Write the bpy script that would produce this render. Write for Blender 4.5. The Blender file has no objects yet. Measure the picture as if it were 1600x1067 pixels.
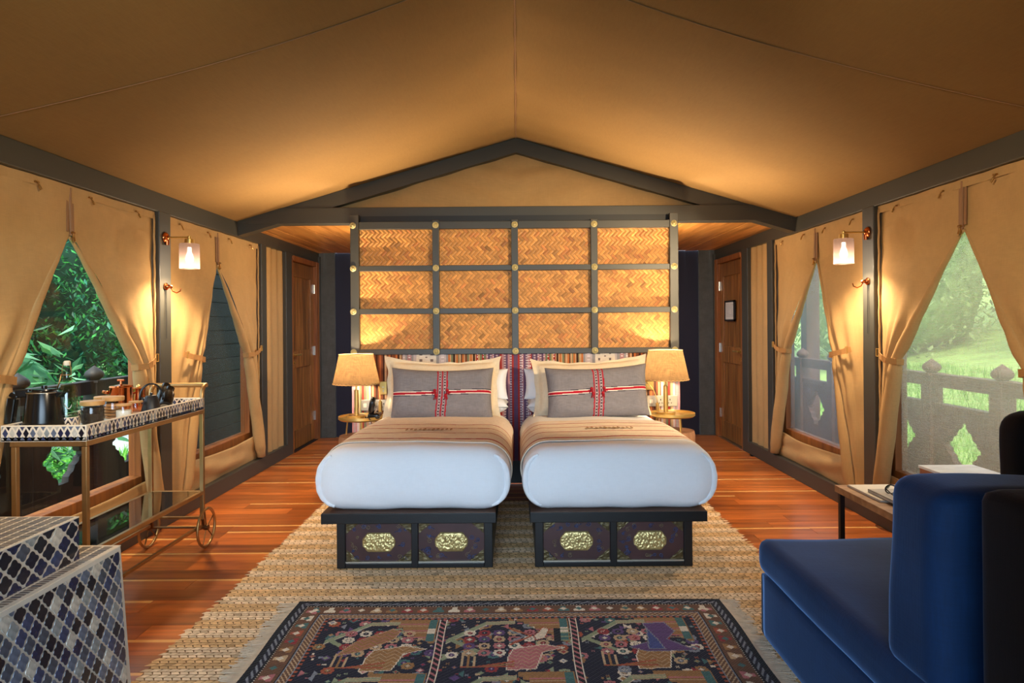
import bpy, bmesh, math, random
import numpy as np
from mathutils import Vector, Matrix, noise
S = bpy.context.scene
C = S.collection
PI = math.pi
random.seed(7)
# ------------------------------------------------------------------ camera, world, light, exposure
cam = bpy.data.cameras.new('camera'); camo = bpy.data.objects.new('camera', cam); C.objects.link(camo)
cam.lens = 36 * 1040 / 1600; cam.sensor_width = 36; cam.clip_start = .02; cam.clip_end = 200
camo.location = (0, 0, 1.3); camo.rotation_euler = (PI / 2, .0075, 0)
cam.shift_x = -8 / 1600; cam.shift_y = -26.5 / 1600
S.camera = camo
vs = S.view_settings
vs.view_transform = 'Standard'; vs.look = 'None'; vs.gamma = 1; vs.use_curve_mapping = False
vs.exposure = 0.0
W = bpy.data.worlds.new('sky'); S.world = W; W.use_nodes = True
wn = W.node_tree.nodes['Background']; wn.inputs[0].default_value = (.62, .80, 1, 1); wn.inputs[1].default_value = 3.6
def light(name, kind, loc, power, col, **k):
    l = bpy.data.lights.new(name, kind); l.energy = power; l.color = col
    for a, b in k.items(): setattr(l, a, b)
    o = bpy.data.objects.new(name, l); o.location = loc; C.objects.link(o); return o
sun = light('sun', 'SUN', (0, 0, 10), 6.5, (1, .95, .82), angle=math.radians(12))
sun.rotation_euler = (math.radians(36), math.radians(-6), 0)
# daylight through the wide open tent front behind the camera
day = light('daylight_opening', 'AREA', (-.5, -.75, 1.2), 36, (.58, .78, 1), shape='RECTANGLE', size=1.9, size_y=1.8, spread=math.radians(95))
day.rotation_euler = (PI / 2 - math.radians(16), 0, 0)
# unseen spot without a fitting, aimed at the bedheads from above the chaise
spot = light('bed_spot', 'SPOT', (1.95, 2.3, 1.95), 430, (1, .77, .47), spot_size=math.radians(54), spot_blend=.6, shadow_soft_size=.03)
spot.rotation_euler = (Vector((.45, 5.3, 1.15)) - Vector((1.95, 2.3, 1.95))).to_track_quat('-Z', 'Y').to_euler()
for sg in (-1, 1):   # added fill spots without fittings, brightening the side canvas
    p = Vector((-sg*.5, .9, 2.35)); ws = light('wall_spot', 'SPOT', p, 250 if sg < 0 else 300, (1, .79, .54), spot_size=math.radians(58 if sg < 0 else 40), spot_blend=1, shadow_soft_size=.05)
    ws.rotation_euler = (Vector((sg*2.3, 3.15, 1.25 if sg < 0 else 1.6)) - p).to_track_quat('-Z', 'Y').to_euler()
P_SCONCE = 42; P_LAMP = 165
WARM = (1, .77, .49)

# ------------------------------------------------------------------ mesh helpers
class MB:
    def __init__(s): s.v = []; s.f = []; s.c = []
    def add(s, vs, fs, col=None):
        n = len(s.v); s.v += [tuple(p) for p in vs]
        for i, f in enumerate(fs):
            s.f.append([a + n for a in f]); s.c.append(col[i] if isinstance(col, list) else col)
        return s
    def box(s, x0, x1, y0, y1, z0, z1, col=None):
        if x0 > x1: x0, x1 = x1, x0
        if y0 > y1: y0, y1 = y1, y0
        return s.add([(x0,y0,z0),(x1,y0,z0),(x1,y1,z0),(x0,y1,z0),(x0,y0,z1),(x1,y0,z1),(x1,y1,z1),(x0,y1,z1)],
                     [(0,3,2,1),(4,5,6,7),(0,1,5,4),(1,2,6,5),(2,3,7,6),(3,0,4,7)], col)
    def bar(s, a, b, w, h, up=(0,0,1), col=None):
        a = Vector(a); b = Vector(b); d = (b-a).normalized(); u = Vector(up); r = d.cross(u)
        if r.length < 1e-4: r = d.cross(Vector((1,0,0)))
        r.normalize(); u = r.cross(d); P = []
        for q in (a, b):
            for i, j in ((-1,-1),(1,-1),(1,1),(-1,1)): P.append(q + r*(i*w/2) + u*(j*h/2))
        return s.add(P, [(3,2,1,0),(4,5,6,7),(0,1,5,4),(1,2,6,5),(2,3,7,6),(3,0,4,7)], col)
    def tube(s, pts, r, n=8, closed=False, col=None):
        pts = [Vector(p) for p in pts]; m = len(pts); R = r if isinstance(r, (list, tuple)) else [r]*m
        vsx = []; prev = None
        for i in range(m):
            if closed: d = pts[(i+1) % m] - pts[i-1]
            else: d = pts[min(i+1, m-1)] - pts[max(i-1, 0)]
            if d.length < 1e-9: d = Vector((0,0,1))
            d.normalize()
            if prev is None:
                a = Vector((0,0,1)) if abs(d.z) < .9 else Vector((1,0,0)); u = d.cross(a).normalized()
            else:
                u = prev - d*prev.dot(d)
                if u.length < 1e-6: u = d.orthogonal()
                u.normalize()
            prev = u; w = d.cross(u)
            for k in range(n):
                t = 2*PI*k/n; vsx.append(pts[i] + (u*math.cos(t) + w*math.sin(t))*R[i])
        fs = []
        for i in range(m if closed else m-1):
            for k in range(n):
                a = i*n; b = ((i+1) % m)*n; fs.append((a+k, a+(k+1) % n, b+(k+1) % n, b+k))
        if not closed: fs.append(tuple(range(n-1, -1, -1))); fs.append(tuple((m-1)*n+k for k in range(n)))
        return s.add(vsx, fs, col)
    def lathe(s, prof, c=(0,0,0), n=28, axis='z', col=None, rib=0, cap=True):
        vsx = []
        for (r, h) in prof:
            for k in range(n):
                t = 2*PI*k/n; rr = r*(1 + (rib if k % 2 else 0)); a, b = rr*math.cos(t), rr*math.sin(t)
                p = (a, b, h) if axis == 'z' else ((h, a, b) if axis == 'x' else (a, h, -b))
                vsx.append((c[0]+p[0], c[1]+p[1], c[2]+p[2]))
        fs = []
        for i in range(len(prof)-1):
            for k in range(n): fs.append((i*n+k, i*n+(k+1) % n, (i+1)*n+(k+1) % n, (i+1)*n+k))
        if cap and prof[0][0] > 1e-5: fs.append(tuple(range(n-1, -1, -1)))
        if cap and prof[-1][0] > 1e-5: fs.append(tuple((len(prof)-1)*n+k for k in range(n)))
        return s.add(vsx, fs, col)
    def grid(s, fn, nu, nv, colfn=None, wrap=False):
        vsx = [fn(i/nu, j/nv) for j in range(nv+1) for i in range(nu if wrap else nu+1)]
        m = nu if wrap else nu+1; fs = []; cs = []
        for j in range(nv):
            for i in range(nu):
                i2 = (i+1) % m
                fs.append((j*m+i, j*m+i2, (j+1)*m+i2, (j+1)*m+i)); cs.append(colfn((i+.5)/nu, (j+.5)/nv) if colfn else None)
        return s.add(vsx, fs, cs)
    def prism(s, poly, fn, d0, d1, col=None):
        n = len(poly); vsx = [fn(a, b, d0) for a, b in poly] + [fn(a, b, d1) for a, b in poly]
        return s.add(vsx, [tuple(range(n-1, -1, -1)), tuple(range(n, 2*n))] + [(k, (k+1) % n, n+(k+1) % n, n+k) for k in range(n)], col)
    def rbox(s, c, h, r, n=10, fn=None, colfn=None):
        """rounded box: centre c, half sizes h, radius r (scalar or 3)"""
        h = Vector(h); r = Vector((r,)*3) if not isinstance(r, (tuple, list)) else Vector(r)
        base = len(s.v); idx = {}
        def put(p):
            k = tuple(round(q, 5) for q in p)
            if k in idx: return idx[k]
            q = Vector([p[i]*h[i] for i in range(3)])
            ins = Vector([max(-(h[i]-r[i]), min(h[i]-r[i], q[i])) for i in range(3)])
            d = Vector([(q[i]-ins[i])/r[i] for i in range(3)])
            if d.length > 1e-6:
                mx = max(abs(d.x), abs(d.y), abs(d.z)); d = d.normalized()*mx
            q = Vector([ins[i] + d[i]*r[i] for i in range(3)])
            w = Vector(c) + q
            if fn: w = Vector(fn(w, q))
            s.v.append(tuple(w)); idx[k] = len(s.v)-1; return idx[k]
        def sp(t): # denser to the edges
            a = abs(t); return math.copysign(1-(1-a)**1.7, t)
        for ax in range(3):
            for sg in (-1, 1):
                a, b = (ax+1) % 3, (ax+2) % 3
                for i in range(n):
                    for j in range(n):
                        q = []
                        for (di, dj) in ((0,0),(1,0),(1,1),(0,1)):
                            p = [0,0,0]; p[ax] = sg; p[a] = sp(-1+2*(i+di)/n); p[b] = sp(-1+2*(j+dj)/n); q.append(put(p))
                        if sg < 0: q.reverse()
                        s.f.append(q); s.c.append(None)
        return s
ORG = {}
def part(name, mb, m, parent=None, smooth=None, bevel=0, label=None, kind=None, solid=0):
    me = bpy.data.meshes.new(name); o = bpy.data.objects.new(name, me); C.objects.link(o)
    org = ORG.get(parent.name, Vector((0,0,0))) if parent else getattr(mb, 'org', Vector((0,0,0)))
    me.from_pydata([(x-org[0], y-org[1], z-org[2]) for x, y, z in mb.v], [], mb.f)
    if any(c is not None for c in mb.c):
        at = me.color_attributes.new('col', 'FLOAT_COLOR', 'CORNER'); buf = []
        for f, c in zip(mb.f, mb.c):
            c = c or (1,1,1); buf += [c[0], c[1], c[2], 1]*len(f)
        at.data.foreach_set('color', buf)
    me.materials.append(m)
    if smooth is not None:
        me.polygons.foreach_set('use_smooth', [True]*len(me.polygons))
        if smooth > 0: me.set_sharp_from_angle(angle=math.radians(smooth))
    if bevel:
        b = o.modifiers.new('b', 'BEVEL'); b.width = bevel; b.segments = 2; b.limit_method = 'ANGLE'
    if solid:
        b = o.modifiers.new('s', 'SOLIDIFY'); b.thickness = solid; b.offset = 0
    if parent: o.parent = parent
    else: o.location = org
    ORG[o.name] = Vector(org)
    if label: o['label'] = label
    if kind: o['kind'] = kind
    me.update(); return o
def thing(name, label, cat, loc=(0,0,0), group=None):
    o = bpy.data.objects.new(name, None); C.objects.link(o); o.location = loc; o.empty_display_size = .05
    o['label'] = label; o['category'] = cat
    if group: o['group'] = group
    ORG[o.name] = Vector(loc); return o
def solo(name, mb, m, label, cat, loc=(0,0,0), group=None, **k):
    mb.org = Vector(loc); o = part(name, mb, m, None, **k); o['label'] = label; o['category'] = cat
    if group: o['group'] = group
    return o
def struct(name, loc=(0,0,0)):
    o = bpy.data.objects.new(name, None); C.objects.link(o); o.location = loc; o['kind'] = 'structure'; ORG[o.name] = Vector(loc); o.empty_display_size = .05
    return o
def structm(name, mb, m, **k):
    o = part(name, mb, m, None, **k); o['kind'] = 'structure'; return o
def dup(root, d, label=None, group=None, mirror=False):
    r = root.copy(); C.objects.link(r); r.location = Vector(root.location) + Vector(d)
    if label: r['label'] = label
    if group: r['group'] = group
    for ch in list(root.children):
        c = ch.copy(); C.objects.link(c); c.parent = r
        for g in list(ch.children):
            e = g.copy(); C.objects.link(e); e.parent = c
    return r

# ------------------------------------------------------------------ materials
def lin(r, g, b): return tuple((c/12.92 if c <= .04045 else ((c+.055)/1.055)**2.4) for c in (r/255, g/255, b/255))
def L4(c): return (c[0], c[1], c[2], 1)
def N(nt, t, **k):
    n = nt.nodes.new(t)
    for a, b in k.items(): setattr(n, a, b)
    return n
def M(name, col=(.5,.5,.5), rough=.5, metal=0, var=0, vs=8, stretch=(1,1,1), bump=0, bs=60, attr=False, sheen=0, coat=0, trl=0, alpha=1, rnd=0, spec=None, bstretch=None):
    m = bpy.data.materials.new(name); m.use_nodes = True; nt = m.node_tree; b = nt.nodes['Principled BSDF']; out = nt.nodes['Material Output']
    tc = N(nt, 'ShaderNodeTexCoord'); L = nt.links.new
    b.inputs['Roughness'].default_value = rough; b.inputs['Metallic'].default_value = metal
    if spec is not None: b.inputs['Specular IOR Level'].default_value = spec
    if attr:
        a = N(nt, 'ShaderNodeAttribute', attribute_name='col'); src = a.outputs['Color']
    else:
        a = N(nt, 'ShaderNodeRGB'); a.outputs[0].default_value = L4(col); src = a.outputs[0]
    if var or rnd:
        hs = N(nt, 'ShaderNodeHueSaturation'); L(src, hs.inputs['Color'])
        add = N(nt, 'ShaderNodeMath', operation='ADD'); add.inputs[0].default_value = 1; add.inputs[1].default_value = 0
        if var:
            mp = N(nt, 'ShaderNodeMapping'); mp.inputs['Scale'].default_value = stretch; L(tc.outputs['Object'], mp.inputs['Vector'])
            nz = N(nt, 'ShaderNodeTexNoise'); nz.inputs['Scale'].default_value = vs; nz.inputs['Detail'].default_value = 5; L(mp.outputs[0], nz.inputs['Vector'])
            mr = N(nt, 'ShaderNodeMapRange'); mr.inputs[1].default_value = .25; mr.inputs[2].default_value = .75; mr.inputs[3].default_value = -var; mr.inputs[4].default_value = var
            L(nz.outputs['Fac'], mr.inputs[0]); L(mr.outputs[0], add.inputs[1])
        if rnd:
            oi = N(nt, 'ShaderNodeObjectInfo'); m2 = N(nt, 'ShaderNodeMapRange'); m2.inputs[3].default_value = 1-rnd; m2.inputs[4].default_value = 1+rnd
            L(oi.outputs['Random'], m2.inputs[0]); L(m2.outputs[0], add.inputs[0])
        L(add.outputs[0], hs.inputs['Value']); src = hs.outputs[0]
    L(src, b.inputs['Base Color'])
    if bump:
        mp = N(nt, 'ShaderNodeMapping'); mp.inputs['Scale'].default_value = bstretch or (1,1,1); L(tc.outputs['Object'], mp.inputs['Vector'])
        nz = N(nt, 'ShaderNodeTexNoise'); nz.inputs['Scale'].default_value = bs; nz.inputs['Detail'].default_value = 4; L(mp.outputs[0], nz.inputs['Vector'])
        bp = N(nt, 'ShaderNodeBump'); bp.inputs['Strength'].default_value = bump; bp.inputs['Distance'].default_value = .01; L(nz.outputs['Fac'], bp.inputs['Height']); L(bp.outputs[0], b.inputs['Normal'])
    if sheen: b.inputs['Sheen Weight'].default_value = sheen; b.inputs['Sheen Roughness'].default_value = .4
    if coat: b.inputs['Coat Weight'].default_value = coat; b.inputs['Coat Roughness'].default_value = .1
    last = b.outputs[0]
    if trl:
        t = N(nt, 'ShaderNodeBsdfTranslucent'); L(src, t.inputs[0]); mx = N(nt, 'ShaderNodeMixShader'); mx.inputs[0].default_value = trl
        L(last, mx.inputs[1]); L(t.outputs[0], mx.inputs[2]); last = mx.outputs[0]
    if alpha < 1:
        t = N(nt, 'ShaderNodeBsdfTransparent'); mx = N(nt, 'ShaderNodeMixShader'); mx.inputs[0].default_value = alpha
        L(t.outputs[0], mx.inputs[1]); L(last, mx.inputs[2]); last = mx.outputs[0]
    L(last, out.inputs[0]); m['out'] = 1
    return m
def wood(name, c1, c2, axis=0, scale=3, rough=.4, rnd=.25, light=None, coat=0, spec=None):
    """grain runs along the axis; per-object tone; optional pale sapwood edge"""
    m = bpy.data.materials.new(name); m.use_nodes = True; nt = m.node_tree; b = nt.nodes['Principled BSDF']; L = nt.links.new
    tc = N(nt, 'ShaderNodeTexCoord'); oi = N(nt, 'ShaderNodeObjectInfo'); mp = N(nt, 'ShaderNodeMapping')
    sc = [9, 9, 9]; sc[axis] = .8; mp.inputs['Scale'].default_value = sc
    vm = N(nt, 'ShaderNodeVectorMath', operation='ADD'); mu = N(nt, 'ShaderNodeMath', operation='MULTIPLY'); mu.inputs[1].default_value = 37
    L(oi.outputs['Random'], mu.inputs[0]); L(tc.outputs['Object'], vm.inputs[0]); L(mu.outputs[0], vm.inputs[1]); L(vm.outputs[0], mp.inputs['Vector'])
    nz = N(nt, 'ShaderNodeTexNoise'); nz.inputs['Scale'].default_value = scale; nz.inputs['Detail'].default_value = 8; nz.inputs['Distortion'].default_value = .6; L(mp.outputs[0], nz.inputs['Vector'])
    rp = N(nt, 'ShaderNodeValToRGB'); e = rp.color_ramp.elements; e[0].position = .3; e[1].position = .72; e[0].color = L4(c1); e[1].color = L4(c2); L(nz.outputs['Fac'], rp.inputs[0])
    hs = N(nt, 'ShaderNodeHueSaturation'); mr = N(nt, 'ShaderNodeMapRange'); mr.inputs[3].default_value = 1-rnd; mr.inputs[4].default_value = 1+rnd
    L(oi.outputs['Random'], mr.inputs[0]); L(mr.outputs[0], hs.inputs['Value']); L(rp.outputs[0], hs.inputs['Color']); src = hs.outputs[0]
    if light:
        sx = N(nt, 'ShaderNodeSeparateXYZ'); L(tc.outputs['Object'], sx.inputs[0])
        n2 = N(nt, 'ShaderNodeTexNoise'); n2.inputs['Scale'].default_value = 1.5; L(mp.outputs[0], n2.inputs['Vector'])
        a = N(nt, 'ShaderNodeMath', operation='MULTIPLY_ADD'); a.inputs[1].default_value = .02; L(n2.outputs['Fac'], a.inputs[0]); L(sx.outputs['Y'], a.inputs[2])
        g = N(nt, 'ShaderNodeMapRange'); g.inputs[1].default_value = .048; g.inputs[2].default_value = .056; L(a.outputs[0], g.inputs[0])
        k = N(nt, 'ShaderNodeMath', operation='GREATER_THAN'); k.inputs[1].default_value = .66
        fr = N(nt, 'ShaderNodeMath', operation='FRACT'); m7 = N(nt, 'ShaderNodeMath', operation='MULTIPLY'); m7.inputs[1].default_value = 7.31
        L(oi.outputs['Random'], m7.inputs[0]); L(m7.outputs[0], fr.inputs[0]); L(fr.outputs[0], k.inputs[0])
        mm = N(nt, 'ShaderNodeMath', operation='MULTIPLY'); L(g.outputs[0], mm.inputs[0]); L(k.outputs[0], mm.inputs[1])
        mx = N(nt, 'ShaderNodeMix', data_type='RGBA'); L(mm.outputs[0], mx.inputs['Factor']); L(src, mx.inputs['A']); mx.inputs['B'].default_value = L4(light); src = mx.outputs['Result']
    L(src, b.inputs['Base Color']); b.inputs['Roughness'].default_value = rough
    if spec is not None: b.inputs['Specular IOR Level'].default_value = spec
    if coat: b.inputs['Coat Weight'].default_value = coat; b.inputs['Coat Roughness'].default_value = .15
    bp = N(nt, 'ShaderNodeBump'); bp.inputs['Strength'].default_value = .12; bp.inputs['Distance'].default_value = .01; L(nz.outputs['Fac'], bp.inputs['Height']); L(bp.outputs[0], b.inputs['Normal'])
    return m
def weave(name, col, rough=.9, sc=420, amt=.22, trl=0, attr=False, sheen=0, bump=.25, var=.08, blot=6):
    """plain woven cloth: two crossed thread waves plus soft blotches"""
    m = bpy.data.materials.new(name); m.use_nodes = True; nt = m.node_tree; b = nt.nodes['Principled BSDF']; L = nt.links.new; out = nt.nodes['Material Output']
    tc = N(nt, 'ShaderNodeTexCoord'); n1 = []
    for k, st in enumerate(((1,.06,.06),(.06,.06,1),(.06,1,.06))):
        mp = N(nt, 'ShaderNodeMapping'); mp.inputs['Scale'].default_value = st; L(tc.outputs['Object'], mp.inputs[0])
        z = N(nt, 'ShaderNodeTexNoise'); z.inputs['Scale'].default_value = sc; z.inputs['Detail'].default_value = 2; L(mp.outputs[0], z.inputs['Vector']); n1.append(z)
    a = N(nt, 'ShaderNodeMath', operation='ADD'); L(n1[0].outputs['Fac'], a.inputs[0]); L(n1[1].outputs['Fac'], a.inputs[1])
    a2 = N(nt, 'ShaderNodeMath', operation='ADD'); L(a.outputs[0], a2.inputs[0]); L(n1[2].outputs['Fac'], a2.inputs[1])
    bl = N(nt, 'ShaderNodeTexNoise'); bl.inputs['Scale'].default_value = blot; bl.inputs['Detail'].default_value = 3; L(tc.outputs['Object'], bl.inputs['Vector'])
    r1 = N(nt, 'ShaderNodeMapRange'); r1.inputs[1].default_value = 1.1; r1.inputs[2].default_value = 1.9; r1.inputs[3].default_value = 1-amt; r1.inputs[4].default_value = 1+amt; L(a2.outputs[0], r1.inputs[0])
    r2 = N(nt, 'ShaderNodeMapRange'); r2.inputs[1].default_value = .3; r2.inputs[2].default_value = .7; r2.inputs[3].default_value = 1-var; r2.inputs[4].default_value = 1+var; L(bl.outputs['Fac'], r2.inputs[0])
    mu = N(nt, 'ShaderNodeMath', operation='MULTIPLY'); L(r1.outputs[0], mu.inputs[0]); L(r2.outputs[0], mu.inputs[1])
    if attr: c = N(nt, 'ShaderNodeAttribute', attribute_name='col'); src = c.outputs['Color']
    else: c = N(nt, 'ShaderNodeRGB'); c.outputs[0].default_value = L4(col); src = c.outputs[0]
    hs = N(nt, 'ShaderNodeHueSaturation'); L(src, hs.inputs['Color']); L(mu.outputs[0], hs.inputs['Value'])
    L(hs.outputs[0], b.inputs['Base Color']); b.inputs['Roughness'].default_value = rough; b.inputs['Specular IOR Level'].default_value = .25
    if sheen: b.inputs['Sheen Weight'].default_value = sheen; b.inputs['Sheen Roughness'].default_value = .3; b.inputs['Sheen Tint'].default_value = (.22, .42, .85, 1)
    bp = N(nt, 'ShaderNodeBump'); bp.inputs['Strength'].default_value = bump; bp.inputs['Distance'].default_value = .003; L(a2.outputs[0], bp.inputs['Height']); L(bp.outputs[0], b.inputs['Normal'])
    if trl:
        t = N(nt, 'ShaderNodeBsdfTranslucent'); L(hs.outputs[0], t.inputs[0]); mx = N(nt, 'ShaderNodeMixShader'); mx.inputs[0].default_value = trl
        L(b.outputs[0], mx.inputs[1]); L(t.outputs[0], mx.inputs[2]); L(mx.outputs[0], out.inputs[0])
    return m
def glass(name, tint=(1,1,1), refl=.06, rough=.02):
    m = bpy.data.materials.new(name); m.use_nodes = True; nt = m.node_tree; L = nt.links.new; out = nt.nodes['Material Output']; nt.nodes.remove(nt.nodes['Principled BSDF'])
    t = N(nt, 'ShaderNodeBsdfTransparent'); t.inputs[0].default_value = L4(tint); g = N(nt, 'ShaderNodeBsdfGlossy'); g.inputs['Roughness'].default_value = rough
    fr = N(nt, 'ShaderNodeFresnel'); fr.inputs[0].default_value = 1.45; mx = N(nt, 'ShaderNodeMixShader')
    a = N(nt, 'ShaderNodeMath', operation='ADD'); a.inputs[1].default_value = refl; L(fr.outputs[0], a.inputs[0])
    ge = N(nt, 'ShaderNodeNewGeometry'); iv = N(nt, 'ShaderNodeMath', operation='SUBTRACT'); iv.inputs[0].default_value = 1; L(ge.outputs['Backfacing'], iv.inputs[1])
    fx = N(nt, 'ShaderNodeMath', operation='MULTIPLY', use_clamp=True); L(a.outputs[0], fx.inputs[0]); L(iv.outputs[0], fx.inputs[1]); L(fx.outputs[0], mx.inputs[0]); L(t.outputs[0], mx.inputs[1]); L(g.outputs[0], mx.inputs[2]); L(mx.outputs[0], out.inputs[0]); return m
def meshnet(name, col, dens, trl=.5):
    """fine insect mesh: part open, part thread"""
    m = bpy.data.materials.new(name); m.use_nodes = True; nt = m.node_tree; L = nt.links.new; out = nt.nodes['Material Output']; b = nt.nodes['Principled BSDF']
    b.inputs['Base Color'].default_value = L4(col); b.inputs['Roughness'].default_value = .8; b.inputs['Specular IOR Level'].default_value = .2
    tr = N(nt, 'ShaderNodeBsdfTranslucent'); tr.inputs[0].default_value = L4(col); m1 = N(nt, 'ShaderNodeMixShader'); m1.inputs[0].default_value = trl; L(b.outputs[0], m1.inputs[1]); L(tr.outputs[0], m1.inputs[2])
    t = N(nt, 'ShaderNodeBsdfTransparent'); mx = N(nt, 'ShaderNodeMixShader'); tc = N(nt, 'ShaderNodeTexCoord')
    f = []
    for st in ((.03,1,.03),(.03,.03,1)):
        mp = N(nt, 'ShaderNodeMapping'); mp.inputs['Scale'].default_value = st; L(tc.outputs['Object'], mp.inputs[0]); z = N(nt, 'ShaderNodeTexNoise'); z.inputs['Scale'].default_value = 260; L(mp.outputs[0], z.inputs['Vector']); f.append(z)
    a = N(nt, 'ShaderNodeMath', operation='ADD'); L(f[0].outputs['Fac'], a.inputs[0]); L(f[1].outputs['Fac'], a.inputs[1])
    r = N(nt, 'ShaderNodeMapRange'); r.inputs[1].default_value = .75; r.inputs[2].default_value = 1.25; r.inputs[3].default_value = dens-.02; r.inputs[4].default_value = dens+.02; L(a.outputs[0], r.inputs[0])
    L(r.outputs[0], mx.inputs[0]); L(t.outputs[0], mx.inputs[1]); L(m1.outputs[0], mx.inputs[2]); L(mx.outputs[0], out.inputs[0]); return m
def emit(name, col, st):
    m = bpy.data.materials.new(name); m.use_nodes = True; nt = m.node_tree; b = nt.nodes['Principled BSDF']
    b.inputs['Base Color'].default_value = L4(col); b.inputs['Emission Color'].default_value = L4(col); b.inputs['Emission Strength'].default_value = st; return m

floorwood = wood('floorboards', lin(142,72,26), lin(206,114,48), 0, 2.2, .28, .3, light=lin(236,178,104), coat=.25)
doorwood = wood('door_wood', lin(92,56,22), lin(156,100,46), 2, 2.5, .38, .2)
framewood = wood('frame_wood', lin(112,62,24), lin(158,94,40), 2, 2.5, .45, .1)
soffitwood = wood('soffit_wood', lin(168,108,48), lin(226,160,84), 1, 2, .35, .35)
tablewood = wood('table_wood', lin(138,98,62), lin(182,140,98), 0, 2, .45, .05)
lidwood = wood('lid_wood', lin(188,136,78), lin(216,168,106), 0, 3, .5, .08)
darkframe = M('charcoal_paint', lin(62,60,53), .42, var=.06, vs=4, bump=.03, bs=150)
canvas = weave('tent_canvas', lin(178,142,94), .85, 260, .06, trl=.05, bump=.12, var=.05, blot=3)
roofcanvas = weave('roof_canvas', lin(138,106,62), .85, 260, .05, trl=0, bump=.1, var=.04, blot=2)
strapm = weave('strap_webbing', lin(168,122,72), .8, 300, .1)
zipm = M('zip_tape', lin(140,102,70), .7)
greywall = weave('grey_wall', lin(84,86,84), .8, 260, .16, bump=.15)
navywall = M('navy_wall', lin(26,30,52), .7)
brass = M('brass', lin(214,178,104), .34, .85, var=.06, vs=20)
oldbrass = M('aged_brass', lin(176,142,92), .32, 1, var=.2, vs=10)
copper = M('copper', lin(196,112,66), .18, 1)
bronze = M('dark_bronze', lin(110,78,50), .4, 1)
steel = M('steel', lin(200,196,188), .3, 1)
black = M('black_lacquer', lin(14,14,15), .22)
blackmat = M('black_matt', lin(20,20,21), .5)
blackiron = M('cast_iron', lin(26,27,31), .45, bump=.1, bs=120)
whitesheet = weave('white_cotton', lin(236,238,242), .85, 500, .02, bump=.05, var=.015, blot=3)
# ================================================================== the setting
rng = random.Random(3)
fl = struct('floor', (0, 3.5, 0))
m = MB().box(-2.5, 2.5, -1.2, 7.9, -.06, -.012); part('subfloor', m, blackmat, fl)
m = MB().box(-2.3, 2.3, -1.2, 1.45, -.012, 0); part('near_boards', m, floorwood, fl)
y = 1.45; row = 0
while y < 7.72:
    w = .132; x = -2.3 - rng.random()*.9
    while x < 2.3:
        l = .9 + rng.random()*1.0; a, b = max(x, -2.3), min(x+l, 2.3)
        if b - a > .03:
            mb = MB().box(a+.0008, b-.0008, y+.0008, y+w-.0008, -.014, rng.random()*.0008); c = Vector(((a+b)/2, y+w/2, 0)); mb.org = c
            o = part('plank', mb, floorwood); o.parent = fl; o.location = c - Vector((0, 3.5, 0)); 
        x += l
    y += w; row += 1

# canvas roof: two slopes meeting on the ridge
ce = struct('ceiling', (0, 2, 2.8))
def roofz(x, q=1):
    a = abs(x)/2.31; return 2.845 - .68*a - .035*math.sin(PI*min(1, a))*q
def roof(sg):
    def fn(u, v):
        x = sg*2.36*u; y = -1.3 + 6.9*v; q = max(0, min(1, (5.46-y)/1.1)); z = roofz(x, q)
        k = math.exp(-abs(x)/.35)
        z += .006*k*math.sin(y*16 + 3*math.sin(y*2.3) + x*3) - .012*math.exp(-((y-2.8)/.05)**2)*0
        z += .012*q*noise.noise(Vector((x*.8, y*.7, 3.1+sg))) - .02*q*math.sin(PI*min(1, max(0, (y-2.8)/2.75)))*math.sin(PI*u)*.6
        return (x, y, z)
    return fn
for sg in (-1, 1):
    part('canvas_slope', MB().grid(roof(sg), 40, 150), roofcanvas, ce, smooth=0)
    f = roof(sg); m = MB().tube([Vector(f(i/30, (2.8+1.3+.05*math.sin(PI*i/30))/6.9)) - Vector((0,0,.003)) for i in range(31)], .0022, 6); part('seam', m, zipm, ce, smooth=0)
part('ridge_seam', MB().tube([(0, -1.3, 2.842), (0, 5.52, 2.838)], .005, 6), zipm, ce)
sf = struct('ceiling', (0, 6.6, 2.15)); sf.name = 'ceiling_rear'
part('backing', MB().box(-2.45, 2.45, 5.55, 7.95, 2.175, 2.2), blackmat, sf)
for k in range(34):
    x = -2.38 + k*.14
    if abs(x+.07) > 1.15:
        mb = MB().box(x+.002, x+.138, 5.6, 7.76, 2.145 + rng.random()*.004, 2.172); c = Vector((x+.07, 6.6, 2.15)); mb.org = c
        o = part('plank', mb, soffitwood); o.parent = sf; o.location = c - Vector((0, 6.6, 2.15))
for sg in (-1, 1):
    part('edge_strip', MB().box(sg*1.2, sg*2.3, 5.64, 5.72, 2.125, 2.145), soffitwood, sf)
    part('cross_strip', MB().box(sg*1.0, sg*2.3, 7.66, 7.74, 2.08, 2.145), framewood, sf)

# gable at the foot of the roof
g = struct('trim_1', (0, 5.54, 2.2))
for sg in (-1, 1):
    a = (sg*2.33, 2.158); b = (0, 2.838); t = .118
    poly = [a, b, (0, 2.838-t), (sg*2.33, 2.158-t)]
    part('rafter', MB().prism(poly, lambda p, q, d: (p, d, q), 5.49, 5.60), darkframe, g)
part('tie_beam', MB().box(-2.3, 2.3, 5.485, 5.62, 2.145, 2.275), darkframe, g, bevel=.004)
def gab(u, v):
    x = -1.6 + 3.2*u; top = 2.75 - abs(x)*.292; z = 2.25 + (top-2.25)*v if top > 2.25 else 2.25
    y = 5.562 - .035*noise.noise(Vector((x*1.2+z*2, z*5 - abs(x)*1.5, 1))) - .018*math.sin(z*26 - abs(x)*8 + 2*noise.noise(Vector((x, z, 0))))*math.exp(-abs(x-.1)*.9)*v
    return (x, y, z)
part('gable_canvas', MB().grid(gab, 90, 30), canvas, g, smooth=0)
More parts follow.
